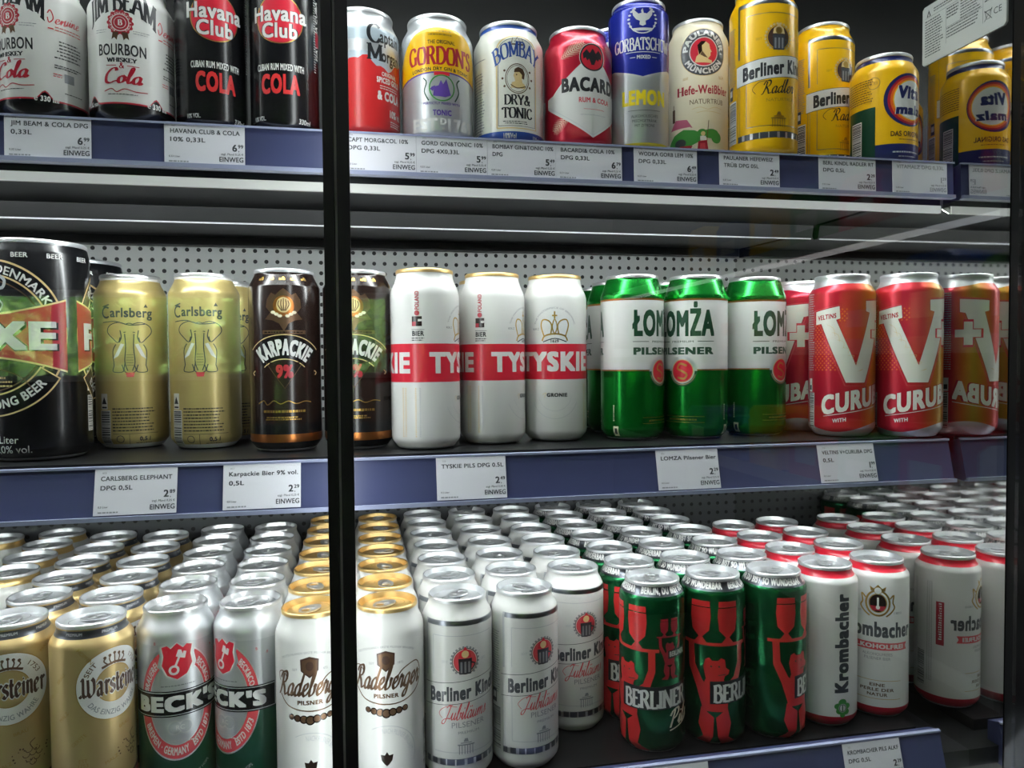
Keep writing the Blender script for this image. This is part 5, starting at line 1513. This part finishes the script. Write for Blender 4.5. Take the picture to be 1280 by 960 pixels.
P.micro(34, 78, 26, 4, 'plate_ink', h=1.2, gap=3, seed=7); P.micro(82, 101, 48, 8, 'plate_ink', h=1.2, gap=2.4, seed=9)
for r in ((4, 103, 49, 49.3), (33, 79, 28, 28.3), (33, 33.3, 12, 48), (80, 80.3, 12, 48)):
    P.rect(*r, 'plate_ink')
P.text('CE', 97.5, 15, 6, 'plate_ink', w=9)
P.line([(83, 21), (84.5, 14), (88.5, 14), (90, 21)], .7, 'plate_ink', smooth=False); P.line([(82, 21.6), (91, 21.6)], .8, 'plate_ink', smooth=False); P.line([(82, 23), (91, 12.6)], .6, 'plate_ink', smooth=False); P.line([(91, 23), (82, 12.6)], .6, 'plate_ink', smooth=False)
P.mapped(rp, lambda u, v, lv: ((-.00125 - lv * 5e-6, .107 - u / 1000, v / 1000), (-1, 0, 0)), us=None)
rp = rp.build('rating_plate')
rp.location = (WX, .606, .311)
tag(rp, 'grey rating plate with small print on the mirrored side wall', 'plate')


# ------------------------------------------------------------------ cans on the top and middle shelves
def put(kind, x, y, z, u, label, group):
    R = {'rum': 29, 'vodka': 29, 'keg': 41.5}.get(kind, 33)
    return can(kind, x, y, z, face(x, y, u, R), label, group)


g = 'mixed drink cans on the top shelf'
put('whiskey', -.2535, .692, ZT, -26, 'white whiskey cola can with seal, second from the black rum cans', g)
put('whiskey', -.1856, .692, ZT, -8, 'white whiskey cola can with seal, directly beside the black rum cans', g)
put('rum', -.1230, .697, ZT, 3.3, 'slim black rum cola can beside the white whiskey cans', g)
put('rum', -.0615, .692, ZT, -4, 'slim black rum cola can beside the door post', g)
put('spiced', .0060, .703, ZT, 0, 'red and grey spiced cola can half behind the door post', g)
put('gin_yellow', .0739, .7031, ZT, 2, 'silver gin can with yellow arch, above the first tags past the post', g)
put('gin_white', .1417, .7053, ZT, 0, 'white gin can with framed portrait and blue foot', g)
put('bat', .2095, .7036, ZT, 14.6, 'red rum can with white diamond and bat emblem', g)
put('vodka', .2700, .6995, ZT, 4, 'front slim blue and silver vodka lemon can with white eagle', g)
put('vodka', .2660, .7640, ZT, -3, 'slim blue vodka can hidden behind another blue can', g)
put('wheat', .3690, .7780, ZT, 7, 'tall cream wheat beer can with round portrait badge', g)
g2 = 'tall yellow cans on the top shelf'
put('kindl_yellow', .4015, .6965, ZT, 15, 'tall yellow can with white ribbon beside the cream can', g2)
put('kindl_yellow', .5107, .7600, ZT, 26, 'tall yellow can with white ribbon beside the short malt can', g2)
put('kindl_yellow', .4365, .7690, ZT, 12, 'tall yellow can standing behind another yellow can', g2)
put('malt', .5440, .7030, ZT, 27, 'short yellow malt drink can with round target badge', g)
put('malt', .5665, .8030, ZT, 20, 'short yellow malt drink can behind another malt can', g)

g = 'beer cans on the middle shelf'
put('keg', -.2810, .7370, ZM, -38, 'big black keg can with red banner, frontmost', g)
put('keg', -.2890, .8650, ZM, -20, 'big black keg can standing behind another keg can', g)
g = 'gold elephant cans on the middle shelf'
put('elephant', -.2230, .8060, ZM, -2, 'gold elephant can beside the black keg can', g)
put('elephant', -.1497, .7835, ZM, -5, 'gold elephant can beside the dark arched-label can', g)
put('elephant', -.1440, .8510, ZM, 8, 'gold elephant can peeking out behind the others', g)
g = 'dark arched-label cans on the middle shelf'
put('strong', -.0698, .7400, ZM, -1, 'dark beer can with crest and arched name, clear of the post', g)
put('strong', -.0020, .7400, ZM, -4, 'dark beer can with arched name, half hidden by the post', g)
g = 'white cans with red band on the middle shelf'
put('crown', .0611, .7203, ZM, 45, 'white red-banded can beside the door post', g)
put('crown', .1311, .7458, ZM, 40, 'white red-banded can, middle one of three', g)
put('crown', .1986, .7550, ZM, 0, 'white red-banded can with crown facing out, beside the green cans', g)
put('crown', .0640, .7880, ZM, 20, 'white red-banded can behind the one beside the post', g)
put('crown', .1340, .8130, ZM, -20, 'white red-banded can behind the middle one', g)
g = 'green and white cans on the middle shelf'
put('green_pils', .2790, .7430, ZM, 34, 'front green and white can beside the red-banded cans', g)
put('green_pils', .3479, .7379, ZM, -14, 'front green and white can, middle one of three', g)
put('green_pils', .4204, .7464, ZM, 32, 'front green and white can beside the red fruit cans', g)
put('green_pils', .2850, .8100, ZM, 38, 'second green and white can in the row beside red-banded cans', g)
put('green_pils', .2880, .8770, ZM, 10, 'third green and white can in the row beside red-banded cans', g)
put('green_pils', .3530, .8060, ZM, 0, 'green and white can behind the middle front one', g)
g = 'red fruit beer cans on the middle shelf'
put('fruit', .5030, .7122, ZM, 12, 'front red fruit beer can beside the green cans', g)
put('fruit', .5664, .6910, ZM, 8, 'front red fruit beer can beside the mirrored wall', g)
put('fruit', .4960, .7790, ZM, 70, 'red fruit beer can behind, beside the green cans', g)
put('fruit', .5640, .8090, ZM, 40, 'red fruit beer can behind, beside the mirrored wall', g)

# ------------------------------------------------------------------ the rows of beer on the bottom shelf
ORD = ['front', 'second', 'third', 'fourth', 'fifth', 'sixth', 'seventh']
PITCH = .0665
ROWS = [
    # kind, x front, x back, y front, count, first ordinal, turn of the front can, label, group
    ('gold_collar', -.460, -.460, 1.070, 1, 4, 0, '{o} white can with gold collar, outer column', 'white gold-collared cans on the bottom shelf'),
    ('gold_collar', -.372, -.392, .888, 4, 1, 0, '{o} white can with gold collar, column beside the gold cans', 'white gold-collared cans on the bottom shelf'),
    ('gold', -.3000, -.3180, .7170, 6, 0, -4, '{o} gold crown-ring can, column beside the gold-collared white cans', 'gold cans on the bottom shelf'),
    ('gold', -.2325, -.2510, .7040, 6, 0, 17, '{o} gold crown-ring can, column beside the silver key-shield cans', 'gold cans on the bottom shelf'),
    ('key', -.1690, -.1850, .7260, 6, 0, 0, '{o} silver key-shield can, column beside the gold cans', 'silver cans with red key shield'),
    ('key', -.1030, -.1160, .7220, 6, 0, -28, '{o} silver key-shield can, column beside the gold-lidded cans', 'silver cans with red key shield'),
    ('script', -.0455, -.0455, .6885, 7, 0, -3.5, '{o} white gold-lidded can, column beside the silver key-shield cans', 'white cans with gold lids'),
    ('script', .0209, .0209, .6870, 7, 0, -2, '{o} white gold-lidded can, column beside the tankard-emblem cans', 'white cans with gold lids'),
    ('kindl_white', .0863, .0860, .6985, 7, 0, 7, '{o} white tankard-emblem can, column beside the gold-lidded cans', 'white cans with tankard emblem'),
    ('kindl_white', .1528, .1523, .7040, 7, 0, 19, '{o} white tankard-emblem can, middle column of its kind', 'white cans with tankard emblem'),
    ('kindl_white', .2191, .2186, .7650, 6, 0, 14.5, '{o} white tankard-emblem can, column beside the green bear cans', 'white cans with tankard emblem'),
    ('bear', .2855, .2851, .7060, 7, 0, -28, '{o} green bear can, column beside the tankard-emblem cans', 'green cans with red bear'),
    ('bear', .3523, .3519, .7080, 7, 0, 3, '{o} green bear can, middle column of its kind', 'green cans with red bear'),
    ('bear', .4192, .4188, .7045, 7, 0, 28, '{o} green bear can, column beside the red-collared cans', 'green cans with red bear'),
    ('red_collar', .4868, .4860, .7160, 4, 0, 108, '{o} white red-collared can, column beside the green bear cans', 'white cans with red collar'),
    ('red_collar', .5545, .5535, .7220, 4, 0, 2, '{o} white red-collared can, column beside the mirrored wall', 'white cans with red collar'),
]
for kind, xf, xb, yf, n, o0, uf, lab, grp in ROWS:
    root = None
    for i in range(n):
        t = i / max(1, n - 1)
        y = yf + PITCH * i
        x = xf + (xb - xf) * t + random.uniform(-.0002, .0002)
        z = ZB - SLOPE * (y - .69)
        u = uf if i == 0 else uf + random.uniform(-14, 14) + (103.6 if kind not in ('red_collar', 'bear') else 0)
        o_ = ORD[i + o0]
        label = lab.format(o=o_)
        if root is None:
            root = can(kind, x, y, z, face(x, y, u), label, grp, tab_rz=random.uniform(0, 6.28))
        else:
            c_ = dup(root, (x, y, z), face(x, y, u), label, grp)
            for ch in c_.children:
                if ch.name.startswith('lid'): ch.rotation_euler = (0, 0, random.uniform(0, 6.28))
